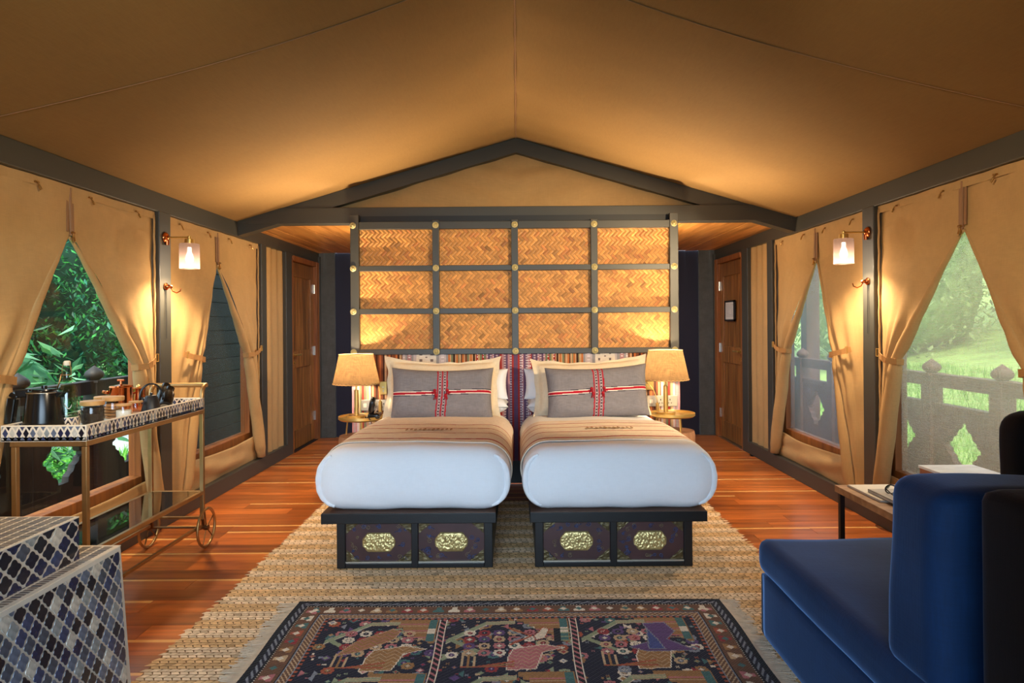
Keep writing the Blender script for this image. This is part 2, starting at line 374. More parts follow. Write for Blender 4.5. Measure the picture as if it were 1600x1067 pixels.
part('gable_backing', MB().prism([(-2.2, 2.15), (2.2, 2.15), (0, 2.79)], lambda p, q, d: (p, d, q), 5.66, 5.7), blackmat, g)

# back wall of the rear passage
bw = struct('wall_back', (0, 7.75, 1))
for sg in (-1, 1):
    part('panel', MB().box(sg*2.12, sg*2.5, 7.74, 7.85, 0, 2.15), greywall, bw)
    part('corner_post', MB().box(sg*2.28, sg*2.34, 7.71, 7.75, 0, 2.1), darkframe, bw)
part('panel', MB().box(-2.12, 2.12, 7.78, 7.85, 0, 2.15), navywall, bw)
for sg in (-1, 1): 
    o = part('baseboard', MB().box(sg*2.12, sg*2.29, 7.725, 7.74, 0, .12), greywall, bw, bevel=.004)

# side walls: beams, posts, narrow canvas panels
POSTS = ((2.44, 2.58), (4.28, 4.42), (5.99, 6.11), (6.63, 6.80))
BAYS = ((2.58, 4.28, 3.47, 2.95, 4.06), (4.42, 5.99, 5.18, 4.75, 5.70))   # y0, y1, seam, near tie, far tie
walls = {}
for sg, nm in ((-1, 'left'), (1, 'right')):
    w = struct('wall_' + nm, (sg*2.35, 4, 0)); walls[sg] = w
    part('eave_beam', MB().box(sg*2.30, sg*2.44, -1.3, 7.76, 2.042, 2.166), darkframe, w, bevel=.004)
    part('sill_beam', MB().box(sg*2.295, sg*2.44, -1.3, 6.80, 0, .118), darkframe, w, bevel=.004)
    for a, b in POSTS:
        part('post', MB().box(sg*2.295, sg*2.44, a, b, .11, 2.05), darkframe, w, bevel=.005)
    def narrow(u, v, sg=sg):
        y = 6.11+.52*u; z = .11+1.94*v
        return (sg*(2.335 - .008*math.sin(u*PI*7 + 2*noise.noise(Vector((y*3, z, 0)))) - .006*noise.noise(Vector((y*9, z*1.2, 5)))), y, z)
    part('canvas_panel', MB().grid(narrow, 50, 30), canvas, w, smooth=0)
    part('canvas_panel', MB().grid(lambda u, v, sg=sg: (sg*(2.335+.006*noise.noise(Vector((u*9, v*4, 1)))), -1.3+3.74*u, .11+1.94*v), 30, 20), canvas, w, smooth=0)
    part('outer_skin', MB().box(sg*2.42, sg*2.46, 6.05, 7.9, 0, 2.17), blackmat, w)
    part('outer_skin', MB().box(sg*2.42, sg*2.46, -1.3, 2.5, 0, 2.17), blackmat, w)
    part('door_lintel', MB().box(sg*2.30, sg*2.42, 6.80, 7.72, 2.02, 2.05), darkframe, w)

# tent front behind the camera: canvas with a wide doorway
wf = struct('wall_front', (0, -1.2, 1))
part('canvas_panel', MB().box(-2.45, -1.5, -1.25, -1.2, -.4, 2.2).box(1.5, 2.45, -1.25, -1.2, -.4, 2.2), canvas, wf)
part('canvas_gable', MB().prism([(-2.45, 2.0), (2.45, 2.0), (2.45, 2.12), (0, 2.86), (-2.45, 2.12)], lambda p, q, d: (p, d, q), -1.25, -1.2), canvas, wf)
part('chaise_shade_panel', MB().box(.875, 2.45, 1.06, 1.12, 0, 2.165), canvas, wf)  # added unseen panel, keeps the daylight off the chaise back
part('veranda_roof', MB().box(-2.6, 2.6, -4.0, -1.2, 2.3, 2.34), canvas, wf)
# windows behind the canvas
glassy = glass('window_glass', (.95,.98,.96), .0)
darkmesh = meshnet('dark_insect_mesh', lin(70,74,70), .35, .2)
palemesh = meshnet('pale_insect_mesh', lin(200,186,162), .40, .6)
palemesh2 = meshnet('grey_insect_mesh', lin(170,168,170), .32, .55)
n = 0
for sg in (-1, 1):
    for k, (y0, y1, yc, a, b) in enumerate(BAYS):
        n += 1; w = struct('window_%d' % n, (sg*2.43, yc, 1.1)); t = .062
        for u0, u1 in ((y0-.03, y0+t), (y1-t, y1+.03)):
            part('jamb', MB().box(sg*2.39, sg*2.47, u0, u1, .2, 2.06), framewood, w, bevel=.004)
        part('sill', MB().box(sg*2.385, sg*2.475, y0+t, y1-t, .2, .36), framewood, w, bevel=.004)
        part('head', MB().box(sg*2.39, sg*2.47, y0+t, y1-t, 1.80, 2.06), blackmat if sg < 0 else framewood, w)
        mt = (glassy, darkmesh)[k] if sg < 0 else (palemesh, palemesh2)[k]
        part('pane' if mt is glassy else 'mesh_screen', MB().box(sg*2.43, sg*2.433, y0+t, y1-t, .36, 1.80), mt, w)
        part('backing', MB().box(sg*2.40, sg*2.46, y0, y1, .0, .2), blackmat, w)

# lamps on the back of the partition light the plank ceiling of the rear passage
for sg in (-1, 1): light('passage_light', 'POINT', (sg*1.22, 5.8, 1.72), 34, WARM, shadow_soft_size=.05)
# doors of the rear passage
for n, sg in ((1, -1), (2, 1)):
    d = struct('door_%d' % n, (sg*2.34, 7.2, 0)); X = lambda a: sg*a
    part('door_frame', MB().box(X(2.29), X(2.42), 7.62, 7.72, 0, 2.03).box(X(2.30), X(2.42), 6.80, 6.84, 0, 2.03).box(X(2.295), X(2.42), 6.84, 7.62, 1.975, 2.03), framewood, d, bevel=.003)
    y0, y1 = 6.845, 7.615
    for a, b in ((y0, y0+.1), (y1-.1, y1)): part('stile', MB().box(X(2.33), X(2.37), a, b, .012, 1.97), doorwood, d, bevel=.003)
    for a, b in ((.012, .2), (.86, 1.04), (1.82, 1.97)): part('rail', MB().box(X(2.33), X(2.37), y0+.1, y1-.1, a, b), doorwood, d, bevel=.003)
    for a, b in ((.2, .86), (1.04, 1.82)):
        q = (y1-y0-.2)/5
        for k in range(5):
            c = Vector((X(2.352), y0+.1+q*(k+.5), (a+b)/2)); mb = MB().box(X(2.345), X(2.365), y0+.1+q*k+.002, y0+.1+q*(k+1)-.002, a, b); mb.org = c
            o = part('plank', mb, doorwood); o.parent = d; o.location = c - Vector((sg*2.34, 7.2, 0))
    part('threshold', MB().box(X(2.29), X(2.42), 6.84, 7.62, 0, .008), blackmat if sg < 0 else steel, d)
    hd = part('handle', MB().lathe([(.026,0),(.026,.008),(.012,.012),(.012,.05)] if sg < 0 else [(.012,-.05),(.012,-.012),(.026,-.008),(.026,0)], (X(2.328), 6.90, 1.0), 16, 'x')
        .tube([(X(2.285), 6.895, 1.0), (X(2.278), 6.93, 1.003), (X(2.28), 7.03, 1.0)], .009, 8)
        .lathe([(.02,0),(.02,.008)] if sg < 0 else [(.02,-.008),(.02,0)], (X(2.328), 6.90, .92), 16, 'x').tube([(X(2.328), 6.90, .92), (X(2.30), 6.90, .92)], .008, 8), brass, d, smooth=40)
    for z in (.28, 1.02, 1.72): part('hinge', MB().box(X(2.318), X(2.33), 7.60, 7.635, z-.05, z+.05).tube([(X(2.317), 7.618, z-.052), (X(2.317), 7.618, z+.052)], .007, 8), steel, d)

# framed notice hung on the door beside the navy chaise
nf = thing('framed_notice', 'small black framed printed notice hung on the plank door', 'picture frame', (2.325, 7.26, 1.43))
ya, yb, za_, zb_ = 7.10, 7.42, 1.32, 1.545
m4 = [(ya, yb, za_, za_+.018), (ya, yb, zb_-.018, zb_), (ya, ya+.018, za_, zb_), (yb-.018, yb, za_, zb_)]
for q in m4: part('frame_rail', MB().box(2.312, 2.33, *q), blackmat, nf)
part('paper', MB().box(2.319, 2.328, ya+.018, yb-.018, za_+.018, zb_-.018), M('notice_paper', lin(206,196,184), .7), nf)
ink = M('notice_ink', lin(96,90,88), .8); mk = MB(); q_ = random.Random(2)
for i in range(9):
    z = zb_-.045-.016*i; e = yb-.045; 
    while e > ya+.06: l = q_.uniform(.012, .04); mk.box(2.3184, 2.319, e-l, e, z, z+.003); e -= l+.012 + (.05 if i in (4,5,6) and e < yb-.12 else 0)
part('printed_lines', mk, ink, nf, kind='stuff')
# ================================================================== canvas curtains in the four bays
def curtain(sg, k, label):
    y0, y1, yc, yn, yf = BAYS[k]; za = 1.79; zt = 1.08; zb = .16
    c = thing('canvas_curtain', label, 'curtain', (sg*2.33, yc, .12), 'canvas curtains tied back over the windows')
    def edge(side, z):
        yo, yt = (y0, yn) if side < 0 else (y1, yf)
        if z >= za: return yc
        if z >= zt:
            t = (za-z)/(za-zt); return yc + (yt-yc)*(t**.92)
        t = (zt-z)/(zt-zb); ye = yo + (.10 if side < 0 else -.02)
        return yt + (ye-yt)*(t**.85)
    for side in (-1, 1):
        yo = y0+.004 if side < 0 else y1-.004
        def fn(u, v, side=side, yo=yo):
            z = zb + (2.04-zb)*v; e = edge(side, z); y = yo + (e-yo)*u
            near = math.exp(-((z-zt)/.28)**2); open_ = min(1, max(0, (za-z)/.5))
            X = 2.333 - .055*open_*math.sin(PI*min(1, u*1.02)*.62)**2
            X -= (.012*near + .003)*math.sin(u*PI*6 + side*z*5 + 1.5*noise.noise(Vector((u*3, z*3, k+sg*3))))*open_*u
            X -= .014*noise.noise(Vector((y*2.2, z*1.6, 7+k+sg*2))) + .006*noise.noise(Vector((y*7, z*6, 2+k)))
            if z > 1.9: X -= .006*abs(math.sin((y-y0)/(y1-y0)*PI*4.0))*(z-1.9)/.14
            if u < .06: X += (.06-u)*.12
            return (sg*X, y, z)
        part('canvas_flap', MB().grid(fn, 36, 70), canvas, c, smooth=0)
        # rolled hem along the slit, hanging as a tube below the tie
        zs = [za - (za-.14)*i/44 for i in range(45)]
        pts = []; rad = []
        for z in zs:
            e = edge(side, max(z, zb)); t = min(1, (za-z)/(za-zt)); r = .007 + .034*t
            if z < zt: r = .041 + .008*min(1, (zt-z)/.5)
            r *= 1 - .25*math.exp(-((z-zt)/.05)**2)
            if z < zb+.03: r *= .8
            pts.append((sg*(2.338 - .034*t - .008*min(1, max(0, (zt-z)/.6))), e - side*r*(1.25 if side < 0 else .6), z)); rad.append(r)
        m = MB(); m.tube(pts, rad, 14)
        m.v = [(x + .004*noise.noise(Vector((x*20, y*20, z*5)))*1.2, y + .006*noise.noise(Vector((y*14, z*4, 8))), z) for x, y, z in m.v]
        part('rolled_hem', m, canvas, c, smooth=0)
        # tie strap with its buckle, from the frame to the gathered edge
        et = edge(side, zt); ys = yo - side*.10
        m = MB(); A = Vector((sg*2.268, ys, 1.115)); B = Vector((sg*2.236, et - side*.02, 1.065)); D = Vector((sg*2.33, et - side*.045, 1.055))
        P_ = [A, A.lerp(B, .35)+Vector((-sg*.012, 0, -.004)), A.lerp(B, .75)+Vector((-sg*.012, 0, 0)), B, B.lerp(D, .5)+Vector((-sg*.008, side*-.03, 0)), D]
        for p, q in zip(P_[:-1], P_[1:]): m.bar(p, q, .004, .036)
        s = part('tie_strap', m, strapm, c)
        q = A.lerp(B, .12); part('buckle', MB().tube([q+Vector((-sg*.008, 0, .024)), q+Vector((-sg*.008, .026, .022)), q+Vector((-sg*.008, .026, -.024)), q+Vector((-sg*.008, 0, -.024))], .0035, 6, closed=True), brass, s)
    m = MB().tube([(sg*2.328, yc, 2.03), (sg*2.322, yc, 1.78)], .009, 8); m.bar((sg*2.33, yc-.022, 2.03), (sg*2.326, yc-.02, 1.80), .006, .016, (0,1,0)); m.bar((sg*2.33, yc+.022, 2.03), (sg*2.326, yc+.02, 1.80), .006, .016, (0,1,0))
    z = part('zip', m, zipm, c, smooth=40)
    part('zip_pull', MB().lathe([(.008,0),(.012,.01),(.006,.03),(.003,.045)], (sg*2.31, yc, 1.745), 10).tube([(sg*2.31, yc-.012, 1.795), (sg*2.31, yc+.012, 1.795)], .006, 6), oldbrass, z)
    # header band and binding along the outer edges
    part('header_band', MB().grid(lambda u, v: (sg*(2.326-.004*math.sin(u*40)), y0+.005+(y1-y0-.01)*u, 1.995+.045*v), 40, 2), canvas, c, smooth=0)
    for ye, s2 in ((y0, 1), (y1, -1)): part('edge_binding', MB().tube([(sg*(2.322), ye+s2*(.016+.003*math.sin(i*1.9)), .14+1.88*i/40) for i in range(41)], .007, 6), canvas, c, smooth=0)
    # lower canvas sill flap, sagging
    def sill(u, v):
        top = .335 - .035*math.sin(PI*u) + (.03*(1-u))
        return (sg*(2.345 - .025*math.sin(PI*v)*math.sin(PI*u) - .010*math.sin(v*9+u*7)*math.sin(PI*u) - .012*noise.noise(Vector((u*5, v*3, k+sg)))), y0+(y1-y0)*u, .112+(top-.112)*v)
    part('sill_flap', MB().grid(sill, 40, 14), canvas, c, smooth=0, solid=.004)
    for i in range(4):
        y = y0 + (y1-y0)*(.12 + .25*i) + (.01 if i % 2 else -.01)
        part('toggle', MB().box(sg*2.312, sg*2.325, y-.012, y+.012, 2.004, 2.012).tube([(sg*2.315, y, 2.005), (sg*2.306, y+.003, 1.988)], .003, 6).tube([(sg*2.306, y-.003, 1.990), (sg*2.302, y+.008, 1.972)], .0055, 8), oldbrass, c, smooth=40)
    return c
curtain(-1, 0, 'tan canvas curtain tied open behind the inlaid bar trolley')
curtain(-1, 1, 'tan canvas curtain parted over the dark slatted screen, beside the trolley handle')
curtain(1, 0, 'tan canvas curtain tied open behind the navy chaise')
curtain(1, 1, 'tan canvas curtain parted over the railing, between the framed-notice door and the chaise side')

# wall lamps and coat hooks on the posts
shade_glass = M('ribbed_glass', lin(150,130,126), .3, trl=.75, alpha=.6)
bulbm = emit('bulb_glow', (1, .80, .62), 6)
def sconce(sg, y, label, pw=1):
    P_SCONCE = globals()['P_SCONCE']*pw
    x = sg*2.292; z = 1.885; t = thing('wall_lamp', label, 'lamp', (x, y, z), 'ribbed glass wall lamps on the posts'); xs = sg*2.135
    f = 1 if sg < 0 else -1
    part('backplate', MB().lathe([(.001,.022*f),(.018,.02*f),(.03,.012*f),(.036,.004*f),(.036,0)] if f > 0 else [(.036,0),(.036,-.004),(.03,-.012),(.018,-.02),(.001,-.022)], (x, y, z), 24, 'x').lathe([(.012,0),(.014,.03),(.004,.036)], (x+f*.012, y, z-.05), 10), copper, t, smooth=40)
    part('arm', MB().tube([(x, y, z), (xs-f*.01, y, z), (xs, y, z-.004), (xs, y, z-.03)], .0055, 8).lathe([(.004,-.012),(.012,-.006),(.012,.006),(.004,.012)], (xs, y, z), 12), brass, t, smooth=40)
    part('fitter', MB().lathe([(.008,.03),(.028,.026),(.03,.0),(.03,-.006)], (xs, y, z-.038), 24), brass, t, smooth=40)
    part('glass_shade', MB().lathe([(.03,.0),(.058,-.002),(.0615,-.012),(.0615,-.165)], (xs, y, z-.04), 72, rib=-.035, cap=False), shade_glass, t, smooth=0)
    part('bulb', MB().lathe([(.001,-.085),(.018,-.078),(.026,-.058),(.02,-.03),(.012,-.01),(.012,.02)], (xs, y, z-.085), 20), bulbm, t, smooth=0)
    l = light('lamp_light', 'POINT', (0,0,0), P_SCONCE*.09, WARM, shadow_soft_size=.03); l.parent = t; l.location = (xs-x, 0, -.205)
    l = light('lamp_light_down', 'SPOT', (0,0,0), P_SCONCE*1.7, WARM, shadow_soft_size=.03, spot_size=math.radians(144), spot_blend=.9); l.parent = t; l.location = (xs-x, 0, -.20)
def hook(sg, y, label):
    x = sg*2.292; z = 1.565; f = -sg; t = thing('coat_hook', label, 'hook', (x, y, z), 'copper coat hooks below the wall lamps')
    pr = [(.024,0),(.024,.006),(.014,.016),(.009,.03),(.011,.04),(.004,.046)]
    if f < 0: pr = [(r, -h) for r, h in reversed(pr)]
    part('rosette', MB().lathe(pr, (x, y, z), 20, 'x'), copper, t, smooth=40)
    part('hook_arm', MB().tube([(x+f*.03, y, z-.004), (x+f*.045, y, z-.03), (x+f*.07, y, z-.042), (x+f*.095, y, z-.03), (x+f*.10, y, z-.012)], .004, 8), copper, t, smooth=40)
    part('pull_cord', MB().tube([(x+f*.004, y, z-.02), (x+f*.004, y, z-.34)], .0015, 6), blackmat, t)
sconce(-1, 4.345, 'ribbed glass wall lamp on the dark post above the trolley handle')
sconce(1, 4.345, 'ribbed glass wall lamp on the dark post beyond the navy chaise')
hook(-1, 4.345, 'small copper hook on the post above the trolley handle')
hook(1, 4.345, 'small copper hook on the post beyond the navy chaise')
# the same lamps on the next posts, just outside the picture: real fittings that light the near canvas
sconce(-1, 2.49, 'ribbed glass wall lamp on the post nearest the inlaid chest', .25)
sconce(1, 2.49, 'ribbed glass wall lamp on the post nearest the chaise back', .08)

# ================================================================== woven screen above the bedheads
part_x = [-1.302, -.65, -.015, .624, 1.266]; rows_z = [2.104, 1.759, 1.413, 1.087]
studm = M('pale_brass_stud', lin(190,176,124), .5, .35, var=.12, vs=60)
sc = thing('woven_screen', 'charcoal grid partition with twelve woven cane panels above the beds', 'screen', (0, 5.42, 1.06))
for i, x in enumerate(part_x):
    w = .068 if i in (0, 4) else .054
    part('post', MB().box(x-w/2, x+w/2, 5.345, 5.42, 1.06, 2.19 if i in (0, 4) else 2.145), darkframe, sc, bevel=.003)
for j, z in enumerate(rows_z):
    h = .06 if j == 0 else .044
    for i in range(4):
        a = part_x[i] + (.034 if i == 0 else .027); b = part_x[i+1] - (.034 if i == 3 else .027)
        part('rail', MB().box(a, b, 5.351, 5.42, z-h/2, z+h/2), darkframe, sc, bevel=.003)
part('backing', MB().box(-1.335, 1.30, 5.42, 5.50, 1.06, 2.19), blackmat, sc)
cane = M('woven_cane', rough=.5, attr=True, var=.18, vs=30, bump=.15, bs=90)
cr = random.Random(11)
def clip(poly, x0, x1, z0, z1):
    for ax, lim, s in ((0, x0, 1), (0, x1, -1), (2, z0, 1), (2, z1, -1)):
        out = []
        for p, q in zip(poly, poly[1:]+poly[:1]):
            a = (p[ax]-lim)*s; b = (q[ax]-lim)*s
            if a >= 0: out.append(p)
            if a*b < 0: t = a/(a-b); out.append(tuple(p[i]+(q[i]-p[i])*t for i in range(3)))
        poly = out
        if len(poly) < 3: return None
    return poly
def cane_panel(x0, x1, z0, z1, seed):
    m = MB(); w = .026; ctr = Vector(((x0+x1)/2, 0, (z0+z1)/2)); Y = 5.392; ang = PI/4 + cr.uniform(-.04, .04)
    du = Vector((math.cos(ang), 0, math.sin(ang))); dv = Vector((-math.sin(ang), 0, math.cos(ang))); R = 22
    m.add([(x0, Y+.004, z0), (x1, Y+.004, z0), (x1, Y+.004, z1), (x0, Y+.004, z1)], [(0,1,2,3)], (.16,.07,.02))
    tone = {}
    def col(kind, k, z):
        if (kind, k) not in tone: tone[(kind, k)] = cr.uniform(.74, 1.1)
        t = tone[(kind, k)]*cr.uniform(.86, 1.12); b = (.72, .325, .08)
        if cr.random() < .035: t *= .6
        if cr.random() < .12: b = (.66, .25, .065)
        return (b[0]*t, b[1]*t, b[2]*t)
    for i in range(-R, R):
        for j in range(-R, R):
            k = (i + j) % 4
            if k == 0: along, start, ln, ac = du, (i, j), 2, dv; kind, key = 0, j
            else: along = None
            if along is not None:
                a = ctr + du*(i*w) + dv*(j*w); emitf(m, a, du, dv, w, 2, Y, col(kind, key, a.z), (x0, x1, z0, z1))
            if (i + j) % 4 == 2:
                a = ctr + du*(i*w) + dv*(j*w); emitf(m, a, dv, du, w, 2, Y, col(1, i, a.z), (x0, x1, z0, z1))
    return m
def emitf(m, a, d, c, w, ln, Y, col, rect):
    L_ = w*ln; e = .0012
    def pt(s, t, h): p = a + d*s + c*t; return (p.x, Y-h, p.z)
    for t0, t1, h0, h1 in ((e, w/2, 0, .0028), (w/2, w-e, .0028, 0)):
        for s0, s1, ha, hb in ((0, L_*.5, .0, 1), (L_*.5, L_, 1, 0)):
            q = clip([pt(s0, t0, h0+.0012*ha), pt(s1, t0, h0+.0012*hb), pt(s1, t1, h1+.0012*hb), pt(s0, t1, h1+.0012*ha)], *rect)
            if q: m.add(q, [tuple(range(len(q)))], col)
for j in range(3):
    for i in range(4):
        a = part_x[i] + (.034 if i == 0 else .027) - .004; b = part_x[i+1] - (.034 if i == 3 else .027) + .004
        z1 = rows_z[j] - (.03 if j == 0 else .022) + .004; z0 = rows_z[j+1] + .022 - .004
        part('woven_panel', cane_panel(a, b, z0, z1, i*3+j), cane, sc)
for j, z in enumerate(rows_z):
    for i, x in enumerate(part_x):
        xx = x + (-.012 if i == 0 else .0)
        part('stud', MB().lathe([(.0235,0),(.0235,-.006),(.017,-.010),(.013,-.007),(.008,-.012),(.001,-.014)], (xx, 5.346, z), 16, 'y').lathe([(.026,0),(.026,-.002)], (xx, 5.346, z), 16, 'y'), studm, sc, smooth=40)
# ================================================================== upholstered bedhead
hr = random.Random(5)
def strips():
    """cloth bands across the bedhead: (width, colour, dotted) from the trolley side to the middle, then mirrored"""
    pk, gy, cr_, bn, dk, og, tn, gn, pp, wh, rd = (lin(178,128,132), lin(150,146,148), lin(218,206,190), lin(122,72,48), lin(64,38,30), lin(190,112,62), lin(198,160,120), lin(116,122,92), lin(98,72,100), lin(192,178,178), lin(160,52,46))
    A = [(.012, q, 0) for q in (pk, gy, pk, wh, tn, gn, rd, gn, pk, tn, wh, bn, tn)]
    B = [(.013, q, 0) for q in (bn, dk, bn, og, bn, dk, tn, bn, og, dk, bn, bn, og, dk, tn, bn)]
    Cc = [(.02, wh, 1), (.012, gy, 0), (.03, pk, 1), (.015, gy, 0), (.02, wh, 0), (.14, cr_, 2), (.018, gy, 0), (.055, wh, 1), (.014, gy, 0)]
    D = [(.011, q, 0) for q in (og, tn, gn, dk, tn, og, gn, tn, dk, og, tn, bn, gn, tn, og, tn, dk, tn)]
    E = [(.014, q, d) for q, d in ((rd,1),(tn,0),(gn,0),(rd,1),(gn,0),(pk,1),(pp,0),(wh,3),(pk,1),(pp,0),(wh,3),(pp,0),(rd,1),(pk,1),(wh,3),(pp,0),(pk,1),(wh,3),(rd,1),(pp,0))]
    return A + B + Cc + D + E
half = strips(); tot = sum(s[0] for s in half); xs = []; x = 0
k_ = 1.322/tot
def bed_col(X, Z):
    d = min(1.3219, abs(X + .014)); a = (1.322 - d)/k_; s = 0
    for w, c, t in half:
        s += w
        if a <= s:
            f = (a - (s-w))/w
            if t == 1 and int(Z/.012) % 2 == 0 and .3 < f < .7: return lin(226,214,214)
            if t == 3 and int(Z/.010) % 2 == 0: return lin(120,84,110)
            if t == 2:
                for cx, cz in ((.5, .0), (.22, .5), (.78, .5)):
                    if abs(f-cx) < .06 and abs((Z/.052) % 1 - cz if cz else min((Z/.052) % 1, 1-(Z/.052) % 1)) < .13: return lin(120,104,100)
            return c
    return c
hb = thing('headboard', 'multicoloured striped woven fabric bedhead behind both beds', 'headboard', (0, 5.40, .2))
fab = weave('striped_textile', (1,1,1), .9, 420, .14, attr=True, bump=.2, var=.05)
def hbp(u, v): return (-1.336 + 2.645*u, 5.372 - .004*math.sin(PI*v), .2 + .866*v)
part('striped_cover', MB().grid(hbp, 330, 86, lambda u, v: bed_col(-1.336+2.645*u, .2+.866*v)), fab, hb, smooth=0)
part('board', MB().box(-1.336, 1.309, 5.376, 5.44, .02, 1.063), blackmat, hb)
# switches and sockets on the bedhead
def plate(name, x0, x1, z0, z1, mt, label, cat, bits):
    t = thing(name, label, cat, ((x0+x1)/2, 5.367, (z0+z1)/2))
    part('face_plate', MB().box(x0, x1, 5.358, 5.369, z0, z1), mt, t, bevel=.003)
    for nm, a, b, c, d, mm in bits: part(nm, MB().box(a, b, 5.353, 5.359, c, d), mm, t, bevel=.001)
    return t
nickel = M('satin_nickel', lin(176,170,156), .45, .7); pale = M('pale_switch', lin(222,214,196), .4)
def sock(x0, z0):
    return [('rocker', x0+.02, x0+.045, z0+.026, z0+.058, pale), ('socket_hole', x0+.106, x0+.112, z0+.048, z0+.062, blackmat), ('socket_hole', x0+.094, x0+.102, z0+.026, z0+.032, blackmat), ('socket_hole', x0+.116, x0+.124, z0+.026, z0+.032, blackmat),
            ('socket_hole', x0+.181, x0+.187, z0+.048, z0+.062, blackmat), ('socket_hole', x0+.169, x0+.177, z0+.026, z0+.032, blackmat), ('socket_hole', x0+.191, x0+.199, z0+.026, z0+.032, blackmat), ('rocker', x0+.14, x0+.152, z0+.05, z0+.064, pale)]
plate('wall_socket', -1.262, -1.03, .615, .703, nickel, 'wide nickel switch and socket plate behind the telephone', 'socket', sock(-1.262, .615))
plate('wall_socket', 1.042, 1.285, .632, .72, nickel, 'wide nickel switch and socket plate beside the lamp with no telephone', 'socket', sock(1.042, .632))
plate('light_switch', -1.112, -1.052, .745, .85, brass, 'upright brass switch plate above the telephone', 'switch', [('toggle', -1.09, -1.074, .80, .808, pale), ('toggle', -1.084, -1.078, .765, .785, steel)])
plate('light_switch', 1.015, 1.095, .765, .86, brass, 'brass switch plate beside the sunlit cream pillow', 'switch', [('toggle', 1.06, 1.066, .79, .81, steel), ('toggle', 1.03, 1.044, .82, .826, pale)])
def reading(x, zt, zb, label, lean):
    t = thing('reading_light', label, 'lamp', (x, 5.36, zt), 'flexible brass reading lights on the bedhead')
    part('flex_arm', MB().tube([(x-lean, 5.36, zt), (x-lean, 5.335, zt+.012), (x-lean*.4, 5.315, zt-.05), (x-.002, 5.305, zt-.12), (x, 5.30, zb+.09)], .004, 8), brass, t, smooth=0)
    part('lamp_head', MB().lathe([(.006,.10),(.013,.095),(.0145,.0),(.012,0)], (x, 5.30, zb), 14), brass, t, smooth=40)
reading(-1.094, .80, .60, 'slim brass reading light hanging behind the telephone', .018)
reading(1.112, .82, .57, 'slim brass reading light hanging beside the sunlit cream pillow', .07)

# ================================================================== beds
lacq = M('black_lacquered_wood', lin(10,11,13), .38, var=.15, vs=6, bump=.05, bs=80)
slabtop = wood('bed_platform_wood', lin(70,46,32), lin(104,70,48), 0, 2, .5, .05)
maroon = M('painted_maroon_panel', lin(64,36,36), .42, var=.35, vs=9)
scrollm = M('painted_scrolls', lin(50,60,98), .45, var=.3, vs=20); scrollg = M('painted_gold_scrolls', lin(120,104,78), .4, .2)
gilt = M('gilt_carving', lin(196,176,120), .38, .7, var=.15, vs=40)
giltdark = M('dull_gilt_carving', lin(92,80,52), .42, .6, var=.3, vs=40)
def bed(x0, x1, s0, s1, label, seed):
    r = random.Random(seed); YF = 3.545; b = thing('twin_bed', label, 'bed', ((x0+x1)/2, 4.4, 0), 'twin beds with carved black bases'); zt = .252
    part('platform', MB().box(s0, s1, 3.515, 5.34, zt, .306), lacq, b, bevel=.003)
    part('platform_top', MB().box(s0+.004, s1-.004, 3.52, 5.34, .305, .309), slabtop, b)
    st = .045
    for a, c in ((x0, x0+st), (x1-st, x1), ((x0+x1)/2-.018, (x0+x1)/2+.018)): part('front_stile', MB().box(a, c, YF, YF+.04, .007, zt), lacq, b, bevel=.003)
    part('bottom_rail', MB().box(x0+st, x1-st, YF+.002, YF+.04, .007, .032), lacq, b, bevel=.003)
    part('base_box', MB().box(x0+.004, x1-.004, YF+.03, 4.9, .007, zt), lacq, b)
    for a, c in ((x0+st, (x0+x1)/2-.018), ((x0+x1)/2+.018, x1-st)):
        z0, z1 = .036, zt; cx, cz = (a+c)/2, (z0+z1)/2 - .004
        p = part('painted_panel', MB().box(a, c, YF+.018, YF+.03, z0-.004, z1), maroon, b)
        part('bead', MB().box(a, c, YF+.006, YF+.02, .032, .040), nickel, p)
        W_, H_ = .089, .052
        def med(u, v):
            uu = -1+2*u; vv = -1+2*v; au = abs(uu)
            hh = 1 if au < .66 else 1 - .62*((au-.66)/.34)**1.1 - (.06 if au > .8 else 0)
            if au > .985: hh = .12
            edge = min((1-au)*6, (1-abs(vv))*3.2, 1)
            q = Vector((uu*5.2, vv*3.2, seed*3+cx*9)); hgt = (abs(noise.noise(q*1.7))*1.3 + .6*noise.noise(q*3.4))
            return (cx + uu*W_, YF+.018 - .006*min(1, edge*4) - .012*max(0, hgt)*max(0, edge), cz + vv*hh*H_)
        part('gilt_medallion', MB().grid(med, 44, 22), gilt, p, smooth=0)
        for sx in (-1, 1):
            for sz in (-1, 1):
                ex = a+.003 if sx < 0 else c-.003; ez = z0+.004 if sz < 0 else z1-.003
                def cor(u, v):
                    dx = .076*u; dz = .062*v*(1-u)
                    h = abs(noise.noise(Vector((dx*90, dz*90, seed+sx*2+sz))))*.9
                    return (ex - sx*dx, YF+.018 - .002 - .008*h, ez - sz*dz)
                part('corner_ornament', MB().grid(cor, 14, 12), giltdark, p, smooth=0)
        for mt, nn in ((scrollm, 14), (scrollg, 8)):
            m = MB()
            for k in range(nn):
                for tr in range(30):
                    qx = r.uniform(a+.03, c-.03); qz = r.uniform(z0+.02, z1-.02)
                    if abs(qx-cx) > W_+.018 or abs(qz-cz) > H_+.014: break
                rr = r.uniform(.007, .014); t0 = r.uniform(0, 6.28)
                pts = [(qx + rr*(1-i/22)*math.cos(t0+i*.5), YF+.0165, qz + rr*(1-i/22)*math.sin(t0+i*.5)) for i in range(18)]
                e = Vector(pts[0]); pts = [tuple(e + Vector((r.uniform(-.02, .02), 0, r.uniform(-.012, .012))))] + pts
                m.tube(pts, .0022 if mt is scrollm else .0014, 5)
            part('painted_scrolls', m, mt, p, smooth=0, kind='stuff')
    mc = ((x0+x1)/2 + (s0+s1)/2)/2
    return b
